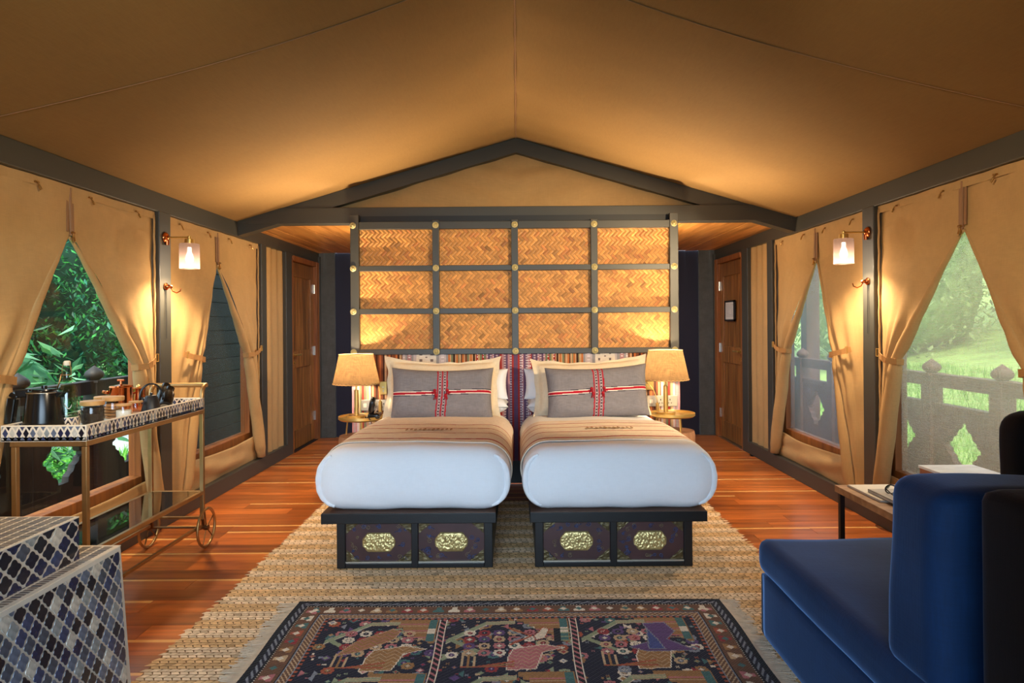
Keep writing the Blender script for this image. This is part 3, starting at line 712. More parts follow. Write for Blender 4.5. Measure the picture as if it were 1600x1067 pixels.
bed(-.97, -.139, -1.045, -.118, 'twin bed on a carved black base, the one nearer the bar trolley', 1)
bed(.086, .926, .060, .998, 'twin bed on a carved black base, the one nearer the navy chaise', 2)
# duvets: thick rounded quilts that wrap each mattress
def duvet(cx, a, label, seed):
    t = thing('duvet', label, 'duvet', (cx, 4.4, .31), 'plump white duvets'); h = (.165); cz = .31 + h
    def fn(w, q):
        x, y, z = w; k = noise.noise(Vector((x*3, y*2, z*3+seed)))*.008
        fy = (y - 3.5); low = max(0, (.37-z)/.06)
        k2 = .007*math.sin(x*22 + 3*noise.noise(Vector((x*2, seed, 0))))*min(1, low) if fy < .3 else 0
        n = Vector((q.x/a, q.y/.9*.3 if abs(q.y) > .75 else 0, q.z/h)); n = n.normalized() if n.length > 0 else n
        w = Vector(w) + n*k; w.y -= k2
        w.z = max(.311, w.z + (.012*(1-abs(q.x)/a) if q.z > 0 else 0) - .045*max(0, (y-4.3)/1.0)*(1 if q.z > 0 else 0))
        return w
    m = MB().rbox((cx, 4.395, cz), (a, .885, h), (.142, .09, .145), 26, fn)
    part('quilt', m, whitesheet, t, smooth=0)
    for sx in (-1, 1):   # the folded edge at either side of the foot
        pts = []
        for i in range(26):
            th = -1.25 + 2.35*i/25
            pts.append((cx + sx*(a-.142+.124*math.cos(th)), 3.552 + .003*math.sin(i*1.7), cz + .02*math.tanh(3*th) + .126*math.sin(th)))
        part('folded_edge', MB().tube(pts, [.017*(.4+.6*math.sin(PI*i/25)) for i in range(26)], 8), whitesheet, t, smooth=0)
    return t
duvet(-.562, .522, 'plump white duvet on the bed nearer the bar trolley', 1)
duvet(.542, .522, 'plump white duvet on the bed nearer the navy chaise', 2)
# striped throws
throwm = weave('throw_wool', (1,1,1), .95, 380, .10, attr=True, bump=.15, var=.03)
def throw(cx, a, y0, y1, label, ph):
    h = .165; cz = .475; r = .145; off = .005
    flat = a - .145; arc = r*1.57; down = .06; Ltot = 2*(flat+arc+down)
    def prof(s):   # s from the hanging edge over the top to the other side
        d = s - Ltot/2; sg = -1 if d < 0 else 1; d = abs(d); R = r + off
        if d < flat: return (sg*d, cz + h + off + .012*(1-d/a))
        d -= flat
        if d < arc: th = d/r; return (sg*(flat + R*math.sin(th)), cz + h - r + R*math.cos(th) + .012*(1-(flat+.1*math.sin(th))/a)*math.cos(th))
        d -= arc; return (sg*(flat + r + off - .25*d*d/.09), cz + h - r - d)
    lines = ((.09, .012, lin(158,34,36)), (.29, .008, lin(164,70,56)), (.46, .008, lin(164,70,56)), (.62, .010, lin(160,44,42)))
    def col(u, v):
        y = v*(y1-y0)
        for c, w, k in lines:
            if abs(y-c-.008*math.sin(u*9+ph)) < w: return k
        if y > .62: return lin(226,212,200)
        return lin(222,207,188)
    def fn(u, v):
        x, z = prof(u*Ltot); y = y0 + (y1-y0)*v + .016*math.sin(u*7+ph)*(1-v) + .03*math.sin(PI*u)*0
        z += .003*noise.noise(Vector((x*5, y*5, ph))) - .045*max(0, (y-4.3)/1.0)*min(1, max(0, (z-cz)/h))
        return (cx + x, y, z)
    t = solo('striped_throw', MB().grid(fn, 90, 200, col), throwm, label, 'blanket', (cx, (y0+y1)/2, cz), 'red striped wool throws', smooth=0, solid=.006)
    m = MB()   # small embroidered mark woven between the stripes
    zc = cz + h + off + .020
    for i in range(-5, 6):
        w = .017*(1 - abs(i)*.09); x = cx + .02 + i*.027
        m.add([(x-w, y0+.36, zc-.012+.012), (x, y0+.335-(i % 2)*.02, zc), (x+w, y0+.36, zc), (x, y0+.385+(i % 3)*.012, zc)], [(0,1,2,3)])
    part('embroidered_mark', m, M('mark_thread', lin(150,116,78), .9), t)
    return t
throw(-.562, .522, 3.70, 4.98, 'fawn throw with thin red stripes on the bed nearer the bar trolley', 0)
throw(.542, .522, 3.72, 4.52, 'fawn throw with thin red stripes on the bed nearer the navy chaise', 2)

# ---------------------------------------------------------------- pillows
def pillow(m, w, h, t, T, colfn=None, flange=0, nu=64, nv=40, sag=.05, seed=0, crease=.006):
    """soft pillow in its own plane (x across, z up, -y to the room), placed by matrix T"""
    def side(sg):
        def fn(u, v):
            a = -1+2*u; b = -1+2*v
            ins = 1 - sag*(1-abs(b)**2.0)*abs(a)**3*1.0; inz = 1 - sag*3.0*(1-abs(a)**2.0)*max(0, b)**3 - sag*.5*(1-abs(a)**2)*max(0, -b)**3
            x = a*w/2*ins; z = b*h/2*inz
            fx = max(0, min(1, (1-abs(a))*w/2/(max(1e-4, .10))-flange/.10)); fz = max(0, min(1, (1-abs(b))*h/2/.10-flange/.10))
            k = (1-(1-fx)**2)**.5*(1-(1-fz)**2)**.5
            y = -sg*(t/2*k + .002) + crease*noise.noise(Vector((x*7, z*7, seed)))*(.4+k) + (.010*math.sin(x*30+seed)*(1-k)*abs(b) + .012*math.sin(z*34+seed)*(1-k)*abs(a) if flange else 0)
            if flange: x += .008*noise.noise(Vector((z*12, seed, 1)))*abs(a)**6; z += .012*noise.noise(Vector((x*9, seed, 4)))*abs(b)**6
            return tuple(T @ Vector((x, y, z)))
        return fn
    m.grid(side(1), nu, nv, colfn)
    m.grid(side(-1), nu//2, nv//2, (lambda u, v: colfn(0.02, 0.02)) if colfn else None)
    return m
def place(cx, cy, z0, h, lean, roll=0):
    a = math.radians(lean); return Matrix.Translation((cx, cy, z0)) @ Matrix.Rotation(math.radians(roll), 4, 'Y') @ Matrix.Rotation(-a, 4, 'X') @ Matrix.Translation((0, 0, h/2))
linen = weave('cream_linen', lin(226,208,178), .9, 380, .08, bump=.15, var=.03)
greyl = weave('grey_linen', (1,1,1), .92, 340, .16, attr=True, bump=.25, var=.03)
redwool = M('red_wool', lin(160,16,34), .9, bump=.3, bs=300)
def sleep_pillow(cx, cy, z, roll, label, seed, w=.90, h=.36, lean=12):
    return solo('sleeping_pillow', pillow(MB(), w, h, .12, place(cx, cy, z, h, lean, roll), seed=seed, sag=.04), whitesheet, label, 'pillow', (cx, cy, z), 'white sleeping pillows', smooth=0)
def sham(cx, cy, z, roll, label, seed):
    w, h = .90, .475
    return solo('flanged_pillow', pillow(MB(), w, h, .13, place(cx, cy, z, h, 14, roll), flange=.042, seed=seed, sag=.075), linen, label, 'pillow', (cx, cy, z), 'cream flanged pillows', smooth=0)
def cushion(cx, cy, z, roll, label, seed):
    w, h = .755, .385; T = place(cx, cy, z, h, 12, roll)
    gr, rd, wh, dk = lin(124,120,124), lin(166,24,42), lin(228,214,204), lin(58,54,64)
    def col(u, v):
        x = (u-.5)*w; z_ = (v-.5)*h; xx = x - .010*math.sin(z_*9+1)
        for c in (-.034, 0, .034):
            if abs(xx-c) < .0045: return rd
        if abs(xx) < .042:
            d = min(abs(xx-.017), abs(xx+.017))
            if d < .005: return lin(170,158,160) if int(z_/.011) % 2 else lin(66,52,62)
            return lin(150,128,132) if d < .010 else gr
        zz = z_ - .008*math.sin(x*5)
        if abs(zz) < .008: return rd
        if abs(zz) < .014: return wh
        if abs(zz) < .019: return dk
        return gr
    t = thing('embroidered_cushion', label, 'cushion', (cx, cy, z), 'grey cushions with crossed red bands')
    part('cover', pillow(MB(), w, h, .15, T, col, nu=180, nv=110, sag=.045, seed=seed), greyl, t, smooth=0)
    for dx, dz in ((-.045, .012), (.045, .014), (-.036, -.024), (.034, -.022)):
        q = T @ Vector((dx, -.079, dz)); m = MB().lathe([(.002,.014),(.010,.010),(.012,0),(.011,-.006)], q, 10)
        for i in range(9):
            e = 2*PI*i/9; m.tube([q+Vector((.006*math.cos(e), .006*math.sin(e), -.004)), q+Vector((dx*.1+.013*math.cos(e), .011*math.sin(e)-.004, -.022-.004*(i % 3)))], .0026, 5)
        part('tassel', m, redwool, t, smooth=0)
    return t
sleep_pillow(-.525, 5.225, .715, 0, 'white sleeping pillow behind the cream one on the bed nearer the trolley', 3, .90, .24)
sleep_pillow(-.51, 5.09, .668, 0, 'flat white pillow under the cream one on the bed nearer the trolley', 13, .88, .27, 88)
sleep_pillow(.50, 5.225, .715, 0, 'white sleeping pillow behind the cream one on the bed nearer the chaise', 5, .90, .24)
sleep_pillow(.51, 5.09, .668, 0, 'flat white pillow under the cream one on the bed nearer the chaise', 15, .88, .27, 88)
sham(-.575, 5.015, .598, .5, 'cream flanged pillow on the bed nearer the bar trolley', 4)
sham(.560, 5.015, .594, -2.0, 'cream flanged pillow on the bed nearer the navy chaise', 6)
cushion(-.558, 4.87, .607, .4, 'grey cushion with crossed red bands on the bed nearer the bar trolley', 2)
cushion(.592, 4.87, .614, -2.2, 'grey cushion with crossed red bands on the bed nearer the navy chaise', 9)

# ---------------------------------------------------------------- bedside stands, lamps, telephone
stump = wood('stump_wood', lin(120,82,56), lin(176,128,92), 2, 2.5, .6, .1)
def stand(cx, label, zt, ztop):
    cy = 5.15; t = thing('bedside_stand', label, 'nightstand', (cx, cy, 0), 'round two-level bedside stands')
    part('drum', MB().lathe([(.165,0),(.170,.02),(.172,zt-.03),(.165,zt),(.001,zt)], (cx, cy, 0), 40), stump, t, smooth=40)
    for k in range(3):
        a = PI*.25 + k*2*PI/3; part('leg', MB().tube([(cx+.13*math.cos(a), cy+.13*math.sin(a), zt), (cx+.115*math.cos(a), cy+.115*math.sin(a), ztop-.014)], .006, 8), brass, t, smooth=40)
    part('tray_top', MB().lathe([(.001,-.014),(.16,-.014),(.172,-.004),(.172,.016),(.166,.016),(.164,.002),(.001,.002)], (cx, cy, ztop), 48), brass, t, smooth=40)
    return ztop+.002
zl = stand(-1.212, 'round wooden stand with brass tray top, carrying the telephone', .452, .588)
zr = stand(1.195, 'round wooden stand with brass tray top, carrying only a lamp', .474, .596)
shadem = weave('linen_shade', lin(88,68,44), .9, 260, .30, bump=.1, var=.05, trl=.55)
def lamp(cx, z, zb, zt, label):
    cy = 5.16; t = thing('table_lamp', label, 'lamp', (cx, cy, z), 'brass table lamps with linen shades')
    part('base', MB().lathe([(.001,.018),(.066,.018),(.072,.012),(.072,0),(.001,0)], (cx, cy, z), 32), brass, t, smooth=40)
    part('stem', MB().lathe([(.0175,.015),(.0175,zb-z-.045),(.008,zb-z-.042),(.008,zb-z+.05)], (cx, cy, z), 20), brass, t, smooth=40)
    s = part('lamp_shade', MB().lathe([(.176, zb), (.1775, zb+.006), (.1305, zt-.004), (.129, zt)], (cx, cy, 0), 48, cap=False), shadem, t, smooth=0)
    part('shade_trim', MB().tube([(cx+.178*math.cos(i*2*PI/64), cy+.178*math.sin(i*2*PI/64), zb+.004+.003*(i % 2)) for i in range(64)], .0032, 6, closed=True).tube([(cx+.130*math.cos(i*2*PI/48), cy+.130*math.sin(i*2*PI/48), zt) for i in range(48)], .003, 6, closed=True), M('shade_trim', lin(206,170,116), .8), s, smooth=0)
    part('bulb', MB().lathe([(.001,.10),(.022,.085),(.03,.06),(.02,.02),(.012,0)], (cx, cy, zb+.05), 16), bulbm, t, smooth=0)
    l = light('lamp_light', 'POINT', (0,0,0), P_LAMP, WARM, shadow_soft_size=.03); l.parent = t; l.location = (0, 0, zb+.12-z)
    l = light('lamp_light_up', 'SPOT', (0,0,0), 235, WARM, shadow_soft_size=.03, spot_size=math.radians(96), spot_blend=1); l.parent = t; l.location = (0, 0, zb+.15-z); l.rotation_euler = (PI + math.radians(20), 0, 0)
lamp(-1.250, zl, .847, 1.078, 'brass table lamp with linen shade, next to the telephone')
lamp(1.148, zr, .862, 1.093, 'brass table lamp with linen shade on the stand without a telephone')
tp = thing('telephone', 'black bedside telephone with its handset upright on the brass tray', 'telephone', (-1.09, 5.10, zl))
part('cradle', MB().rbox((-1.095, 5.10, zl+.022), (.045, .06, .022), .015, 6), black, tp, smooth=0)
hs_ = MB().tube([(-1.118, 5.07, zl+.03), (-1.114, 5.065, zl+.07), (-1.106, 5.06, zl+.12), (-1.094, 5.06, zl+.165)], [.021, .024, .022, .018], 12); part('handset', hs_, black, tp, smooth=0)
part('cord', MB().tube([(-1.12 - .03*math.sin(i*.25), 5.05-.004*i, zl+.012+.01*math.sin(i*1.2)) for i in range(16)], .005, 6), black, tp, smooth=0)
cb = thing('plug_cable', 'white plug with its cable in the socket behind the telephone', 'plug', (-1.16, 5.35, .66))
part('plug', MB().rbox((-1.158, 5.335, .672), (.018, .018, .018), .006, 4), pale, cb, smooth=0)
part('cable', MB().tube([(-1.158, 5.32, .66), (-1.155, 5.30, .62), (-1.13, 5.29, .615), (-1.118, 5.29, .66), (-1.12, 5.28, .63), (-1.135, 5.22, .60)], .0035, 6), pale, cb, smooth=0)
# ================================================================== bar trolley
bone = M('bone_inlay', lin(226,214,194), .4, var=.06, vs=30)
grout = M('pale_grout', lin(196,190,178), .5, var=.06, vs=30)
goldpaint = M('antique_gold_frame', lin(172,136,88), .36, .85, var=.12, vs=12)
INL = [lin(16,18,34), lin(30,34,66), lin(52,62,96), lin(92,102,122), lin(134,140,142), lin(184,180,170), lin(20,22,42), lin(68,74,88)]
inlay = M('resin_inlay', attr=True, rough=.28, var=.25, vs=60)
ir = random.Random(9)
tr = thing('bar_trolley', 'brass bar trolley with blue and bone diamond tray on two spoked wheels', 'trolley', (-2.04, 3.39, 0))
TX0, TX1, TY0, TY1 = -2.218, -1.85, 2.853, 3.93
part('tray_floor', MB().box(TX0, TX1, TY0, TY1, .815, .832), bone, tr)
m = MB(); w = .012
for a in ((TX0, TX1, TY0, TY0+w), (TX0, TX1, TY1-w, TY1), (TX0, TX0+w, TY0+w, TY1-w), (TX1-w, TX1, TY0+w, TY1-w)): m.box(*a, .812, .883)
part('tray_rim', m, bone, tr, bevel=.002)
def diamonds(m, o, du, nrm, length, z0, z1, pitch, th=.0012):
    """row of diamonds with half diamonds above and below, along du on the plane through o"""
    o = Vector(o); du = Vector(du); nrm = Vector(nrm); n = int(length/pitch); p = length/n; zc = (z0+z1)/2; hh = (z1-z0)/2
    for i in range(n+1):
        for kind in (0, 1):
            c = o + du*(p*(i + (.5 if kind == 0 else 0))); hw = p*.40; h2 = hh*.66
            if kind == 0:
                if i == n: continue
                P_ = [(-hw, 0), (-hw*.45, -h2*.52), (0, -h2), (hw*.45, -h2*.52), (hw, 0), (hw*.45, h2*.52), (0, h2), (-hw*.45, h2*.52)]; zz = [zc]
                polys = [[(a, zc+b) for a, b in P_]]
            else:
                e0, e1 = (-hw if i else 0), (hw if i < n else 0); h3 = hh*.62
                polys = [[(e0*.92, z0+.003), (e1*.92, z0+.003), (e1*.4, z0+h3*.45), (0, z0+h3)], [(e0*.92, z1-.003), (0, z1-h3), (e1*.4, z1-h3*.45), (e1*.92, z1-.003)]]
            for q in polys:
                col = ir.choice(INL[:5] + [INL[5]] + INL); k = len(q); ins = [Vector((c.x+du.x*a, c.y+du.y*a, b)) for a, b in q]
                m.add([p_ + nrm*.0001 for p_ in ins] + [p_ + nrm*th for p_ in ins], [tuple(range(k, 2*k))] + [(j, (j+1) % k, k+(j+1) % k, k+j) for j in range(k)], col)
    return m
for nm, o, d, nr, ln in (('side', (TX1, TY0+.006, 0), (0,1,0), (1,0,0), TY1-TY0-.012), ('near', (TX0+.006, TY0, 0), (1,0,0), (0,-1,0), TX1-TX0-.012),
                         ('in_far', (TX0+w, TY1-w, 0), (1,0,0), (0,-1,0), TX1-TX0-2*w), ('in_wall', (TX0+w, TY0+w, 0), (0,1,0), (1,0,0), TY1-TY0-2*w)):
    part('inlay_tiles', diamonds(MB(), o, d, nr, ln, .817 if nm in ('side', 'near') else .834, .880, .0285), inlay, tr, kind='stuff')
m = MB(); t = .022
for x in (TX0+.05, TX1-.010):
    m.bar((x, TY0+.0, .802), (x, TY1, .802), t, t)
for yy in (TY0+.011, TY1-.011): m.bar((TX0+.05, yy, .802), (TX1-.002, yy, .802), t, t)
part('tray_frame', m, goldpaint, tr, bevel=.002)
for x in (TX0+.055, TX1-.011):
    part('leg', MB().bar((x, TY0+.011, .79), (x, TY0+.011, .03), t, t, (0,1,0)).lathe([(.014,0),(.016,.02),(.012,.03)], (x, TY0+.011, 0), 12), goldpaint, tr, bevel=.002)
    part('leg', MB().bar((x, TY1-.011, .79), (x, TY1-.011, .17), t, t, (0,1,0)), goldpaint, tr, bevel=.002)
zs = .325; m = MB()
for x in (TX0+.055, TX1-.011): m.bar((x, TY0+.02, zs), (x, TY1-.02, zs), .02, .022)
for yy in (TY0+.011, TY1-.011): m.bar((TX0+.066, yy, zs), (TX1-.02, yy, zs), .02, .022)
part('shelf_frame', m, goldpaint, tr, bevel=.002)
smoke = glass('smoked_shelf_glass', (.42,.46,.48), .30, .015)
part('shelf_glass', MB().box(TX0+.066, TX1-.021, TY0+.022, TY1-.022, zs+.004, zs+.010), smoke, tr)
m = MB()
for x in (TX0+.055, TX1-.011): m.bar((x, TY0+.02, .135), (x, TY1-.03, .135), .016, .016)
m.bar((TX0+.06, TY1-.011, .178), (TX1-.011, TY1-.011, .178), .014, .014)
part('stretcher', m, goldpaint, tr, bevel=.002)
part('axle', MB().tube([(TX0+.03, TY1+.0, .117), (TX1+.02, TY1+.0, .117)], .007, 8).bar((TX0+.055, TY1-.011, .18), (TX0+.055, TY1, .117), .014, .014).bar((TX1-.011, TY1-.011, .18), (TX1-.011, TY1, .117), .014, .014), bronze, tr, smooth=40)
for x in (TX0+.035, TX1+.006):
    ww = part('wheel', MB().tube([(x, TY1+.109*math.cos(i*2*PI/40), .117+.109*math.sin(i*2*PI/40)) for i in range(40)], .008, 10, closed=True), goldpaint, tr, smooth=0)
    for k in range(5):
        a = .5 + k*2*PI/5; part('spoke', MB().tube([(x, TY1+.012*math.cos(a), .117+.012*math.sin(a)), (x, TY1+.106*math.cos(a), .117+.106*math.sin(a))], .0035, 6), bronze, ww, smooth=40)
    part('hub', MB().lathe([(.001,-.016),(.015,-.014),(.018,0),(.015,.014),(.001,.016)], (x, TY1, .117), 14, 'x'), bronze, ww, smooth=40)
hp = lambda x: [(x, TY1-.011, .79), (x, TY1-.008, .88), (x, TY1, .925), (x, TY1+.02, .948), (x, TY1+.05, .955)]
m = MB(); A = hp(TX1-.011); B = hp(TX0+.055)
m.tube(A[:-1] + [(TX1-.012, TY1+.04, .953)], .012, 10); m.tube(B[:-1] + [(TX0+.056, TY1+.04, .953)], .012, 10)
m.tube([(TX1-.004, TY1+.045, .953), (TX0+.046, TY1+.045, .953)], .013, 12)
part('handle', m, goldpaint, tr, smooth=40)

# ---------------------------------------------------------------- on the trolley
Z = .832
def at(px, Y): return (px - 808.6)/1040*Y
clear = glass('clear_glass', (.95,.97,.96), .04); greenish = glass('bottle_glass', (.80,.90,.84), .05)
kx, ky = -2.105, 2.96
kt = thing('electric_kettle', 'black tapered electric kettle with wide handle on the trolley', 'kettle', (kx, ky, Z))
part('body', MB().lathe([(.001,0),(.082,0),(.084,.012),(.0665,.178),(.064,.186),(.052,.192),(.001,.193)], (kx, ky, Z), 40), black, kt, smooth=40)
part('lid', MB().lathe([(.052,.190),(.050,.198),(.012,.202),(.011,.212),(.001,.214)], (kx, ky, Z), 30), black, kt, smooth=40)
part('rim_band', MB().tube([(kx+.0658*math.cos(i*2*PI/40), ky+.0658*math.sin(i*2*PI/40), Z+.183) for i in range(40)], .0022, 6, closed=True), steel, kt, smooth=0)
m = MB(); ha = [(kx-.050, ky-.012, Z+.182), (kx-.108, ky-.022, Z+.178), (kx-.120, ky-.024, Z+.160), (kx-.134, ky-.028, Z+.045), (kx-.124, ky-.026, Z+.020), (kx-.07, ky-.016, Z+.016)]
for p, q in zip(ha[:-1], ha[1:]): m.bar(p, q, .036, .030, (0,1,0))
part('handle', m, black, kt, bevel=.005)
part('spout', MB().prism([(.056,.15),(.095,.184),(.060,.186)], lambda a, b, d: (kx+a, ky+d, Z+b), -.016, .016), black, kt, bevel=.003)
cx, cy = at(105, 3.02), 3.02
cs = thing('bottle_coaster', 'diamond inlaid cup holding the glass water bottle', 'coaster', (cx, cy, Z))
part('cup', MB().lathe([(.001,0),(.046,0),(.046,.066),(.042,.066),(.042,.008),(.001,.008)], (cx, cy, Z), 36), bone, cs, smooth=40)
m = MB(); k = 10
for i in range(k):
    for rr, half in ((.5, 0), (0, 1)):
        a = 2*PI*(i+rr)/k; hw = PI/k*.78
        sh = [(-hw, .033), (0, .010), (hw, .033), (0, .056)] if not half else None
        for q in ([sh] if sh else [[(-hw*.9, .003), (hw*.9, .003), (0, .022)], [(-hw*.9, .063), (0, .044), (hw*.9, .063)]]):
            m.add([(cx+.0468*math.cos(a+u), cy+.0468*math.sin(a+u), Z+zz) for u, zz in q], [tuple(range(len(q)))], ir.choice(INL))
part('inlay_tiles', m, inlay, cs)
bt = thing('glass_bottle', 'clear swing-top glass bottle of water standing in the inlaid cup', 'bottle', (cx, cy, Z+.008))
zb = Z+.009
part('glass', MB().lathe([(.001,0),(.039,0),(.040,.006),(.040,.165),(.036,.185),(.022,.215),(.0165,.235),(.0155,.275),(.0175,.280),(.0175,.288),(.013,.290)], (cx, cy, zb), 32), greenish, bt, smooth=40)
wat = glass('water', (.55,.78,.64), .02); part('water', MB().lathe([(.001,.003),(.0375,.003),(.0375,.165),(.0335,.185),(.029,.196),(.001,.196)], (cx, cy, zb), 28), wat, bt, smooth=40)
part('stopper', MB().lathe([(.012,.288),(.0145,.292),(.0145,.305),(.010,.310),(.001,.311)], (cx, cy, zb), 16), pale, bt, smooth=40)
part('wire_bail', MB().tube([(cx-.019, cy-.004, zb+.245), (cx-.021, cy-.004, zb+.27), (cx-.014, cy-.004, zb+.302), (cx+.014, cy-.004, zb+.302), (cx+.021, cy-.004, zb+.27), (cx+.019, cy-.004, zb+.245)], .0018, 6).tube([(cx+.0172*math.cos(i*.4), cy+.0172*math.sin(i*.4), zb+.246) for i in range(17)], .0018, 6).tube([(cx-.020, cy-.008, zb+.25), (cx-.027, cy-.012, zb+.215), (cx-.034, cy-.016, zb+.19)], .003, 6), oldbrass, bt, smooth=0)
m = MB(); m.tube([(cx+.0405*math.cos(a), cy+.0405*math.sin(a), zb+.10+zz) for a, zz in ((-1.25,.022),(-1.15,.008),(-1.0,-.002),(-.8,-.004),(-.65,.004),(-.58,.014))], [.001,.002,.0028,.0028,.002,.001], 6)
for i in range(5): a = -1.2+.13*i; m.tube([(cx+.0405*math.cos(a), cy+.0405*math.sin(a), zb+.066), (cx+.0405*math.cos(a+.08), cy+.0405*math.sin(a+.08), zb+.066+.003*(i % 2))], .0012, 5)
part('etched_mark', m, M('etched_white', lin(206,214,206), .7), bt, smooth=0)
solo('serving_platter', MB().rbox((-1.975, 3.235, Z+.006), (.105, .155, .006), .005, 6), bone, 'flat pale serving board under the lidded jars', 'tray', (-1.985, 3.235, Z), smooth=0)
coffee = M('dark_coffee', lin(38,22,14), .8, bump=.5, bs=160); cook = M('biscuit', lin(196,132,72), .8, bump=.3, bs=60, var=.15, vs=30); sugar = M('white_sugar', lin(240,236,226), .9, bump=.3, bs=300); bsug = M('brown_sugar', lin(176,122,66), .9, bump=.3, bs=300)
def jar(px, Y, r, h, z, lid, label, fill, grp=None):
    x = at(px, Y); t = thing('storage_jar', label, 'jar', (x, Y, z), 'lidded glass jars on the trolley')
    part('glass', MB().lathe([(.001,0),(r*.94,0),(r,.008),(r,h-.012),(r*.92,h)], (x, Y, z), 30), clear, t, smooth=40)
    part('lid', MB().lathe([(.001,0),(r*1.02,0),(r*1.06,.003),(r*1.06,lid-.002),(r*1.02,lid),(.001,lid)], (x, Y, z+h), 30), lidwood, t, smooth=40)
    if fill == 'biscuits':
        for i in range(5):
            part('biscuit', MB().lathe([(.001,0),(r*.78,.001),(r*.84,.006),(r*.78,.012),(.001,.014)], (x+.003*math.sin(i*2.1), Y+.003*math.cos(i*2.7), z+.006+i*.0148), 20), cook, t, smooth=40)
    else:
        mt, f = fill; part('contents', MB().lathe([(.001,.004),(r*.91,.004),(r*.95,.012),(r*.95,h*f),(.001,h*f+.002)], (x, Y, z), 26), mt, t, smooth=40)
jar(144, 3.17, .049, .088, Z+.0125, .02, 'dark coffee jar with wooden lid, in front on the serving board', (coffee, .86))
jar(164, 3.43, .048, .096, Z+.0005, .018, 'dark coffee jar with wooden lid, half hidden behind the front one', (coffee, .85))
jar(177, 3.30, .046, .094, Z+.0125, .02, 'glass jar of stacked round biscuits under a wooden lid', 'biscuits')
jar(193, 3.215, .034, .078, Z+.0125, .008, 'small glass jar two thirds full of white sugar', (sugar, .72))
jar(212, 3.40, .031, .084, Z+.0005, .008, 'small glass jar with a little brown sugar in it', (bsug, .36))
px_, py_ = at(189, 3.52), 3.52
cp = thing('copper_pot', 'polished copper pot with knobbed lid behind the jars', 'pot', (px_, py_, Z))
part('body', MB().lathe([(.001,0),(.050,0),(.052,.006),(.0545,.150),(.057,.154),(.054,.158)], (px_, py_, Z), 36), copper, cp, smooth=40)
part('lid', MB().lathe([(.056,.156),(.054,.162),(.02,.167),(.006,.169),(.005,.186),(.001,.187)], (px_, py_, Z), 30).tube([(px_-.018, py_, Z+.189), (px_+.018, py_, Z+.189)], .0055, 8), copper, cp, smooth=40)
part('handle', MB().tube([(px_-.05, py_-.02, Z+.128), (px_-.078, py_-.03, Z+.134), (px_-.082, py_-.03, Z+.128), (px_-.052, py_-.02, Z+.120)], .006, 8), copper, cp, smooth=0)
mx_, my_ = at(216, 3.72), 3.72
cg = thing('copper_mug', 'small copper jug with square handle near the trolley handle', 'jug', (mx_, my_, Z))
part('body', MB().lathe([(.001,0),(.036,0),(.04,.05),(.034,.10),(.036,.128),(.032,.126)], (mx_, my_, Z), 28), copper, cg, smooth=40)
m = MB()
for p, q in (((-.005,-.036,.105), (-.005,-.07,.105)), ((-.005,-.07,.105), (-.005,-.072,.04)), ((-.005,-.072,.04), (-.005,-.036,.04))): m.bar((mx_+p[0], my_+p[1], Z+p[2]), (mx_+q[0], my_+q[1], Z+q[2]), .009, .008, (1,0,0))
part('handle', m, copper, cg, bevel=.002)
part('knob', MB().lathe([(.001,.150),(.010,.144),(.012,.135),(.004,.124)], (mx_, my_, Z), 14), brass, cg, smooth=40)
tx, ty = at(236, 3.46), 3.46
tp2 = thing('cast_iron_teapot', 'squat black iron teapot with arched handle at the tray edge', 'teapot', (tx, ty, Z))
part('body', MB().lathe([(.001,0),(.052,0),(.0545,.008),(.030,.106),(.026,.110),(.001,.110)], (tx, ty, Z), 36), blackiron, tp2, smooth=40)
part('lid', MB().lathe([(.026,.109),(.024,.114),(.006,.117),(.007,.128),(.001,.130)], (tx, ty, Z), 24), blackiron, tp2, smooth=40)
part('handle', MB().tube([(tx + .040*math.cos(a)*1.1 + .004, ty - .006 + .03*math.cos(a), Z+.10+.075*math.sin(a)) for a in [PI*(-.05+1.1*i/20) for i in range(21)]], .0048, 8), black, tp2, smooth=0)
part('spout', MB().tube([(tx-.034, ty+.02, Z+.05), (tx-.056, ty+.032, Z+.075), (tx-.064, ty+.036, Z+.10)], [.013, .010, .007], 10), blackiron, tp2, smooth=0)
bx, by = at(259, 3.66), 3.66
bn_ = thing('binoculars', 'black binoculars resting nose down at the handle end of the tray', 'binoculars', (bx, by, Z))
ax = Vector((.10, -.62, -.66)).normalized(); lens = glass('lens_glass', (.75,.8,.8), .3)
for k, off in enumerate((Vector((0,0,0)), Vector((-.036, .026, .016)))):
    c = Vector((bx+.006, by-.022, Z+.036)) + off
    part('barrel', MB().tube([c, c-ax*.015, c-ax*.03, c-ax*.085, c-ax*.10, c-ax*.125], [.0325,.033,.0335,.030,.021,.022], 24), black, bn_, smooth=40)
    part('lens_ring', MB().tube([c+ax*.002, c-ax*.006], [.0335,.0345], 24), blackmat, bn_, smooth=40)
    part('lens', MB().tube([c+ax*.003, c+ax*.0032], [.023,.023], 24), nickel, bn_, smooth=40)
part('bridge', MB().bar(Vector((bx-.03, by+.03, Z+.10)), Vector((bx, by+.01, Z+.085)), .03, .02), black, bn_, bevel=.004)

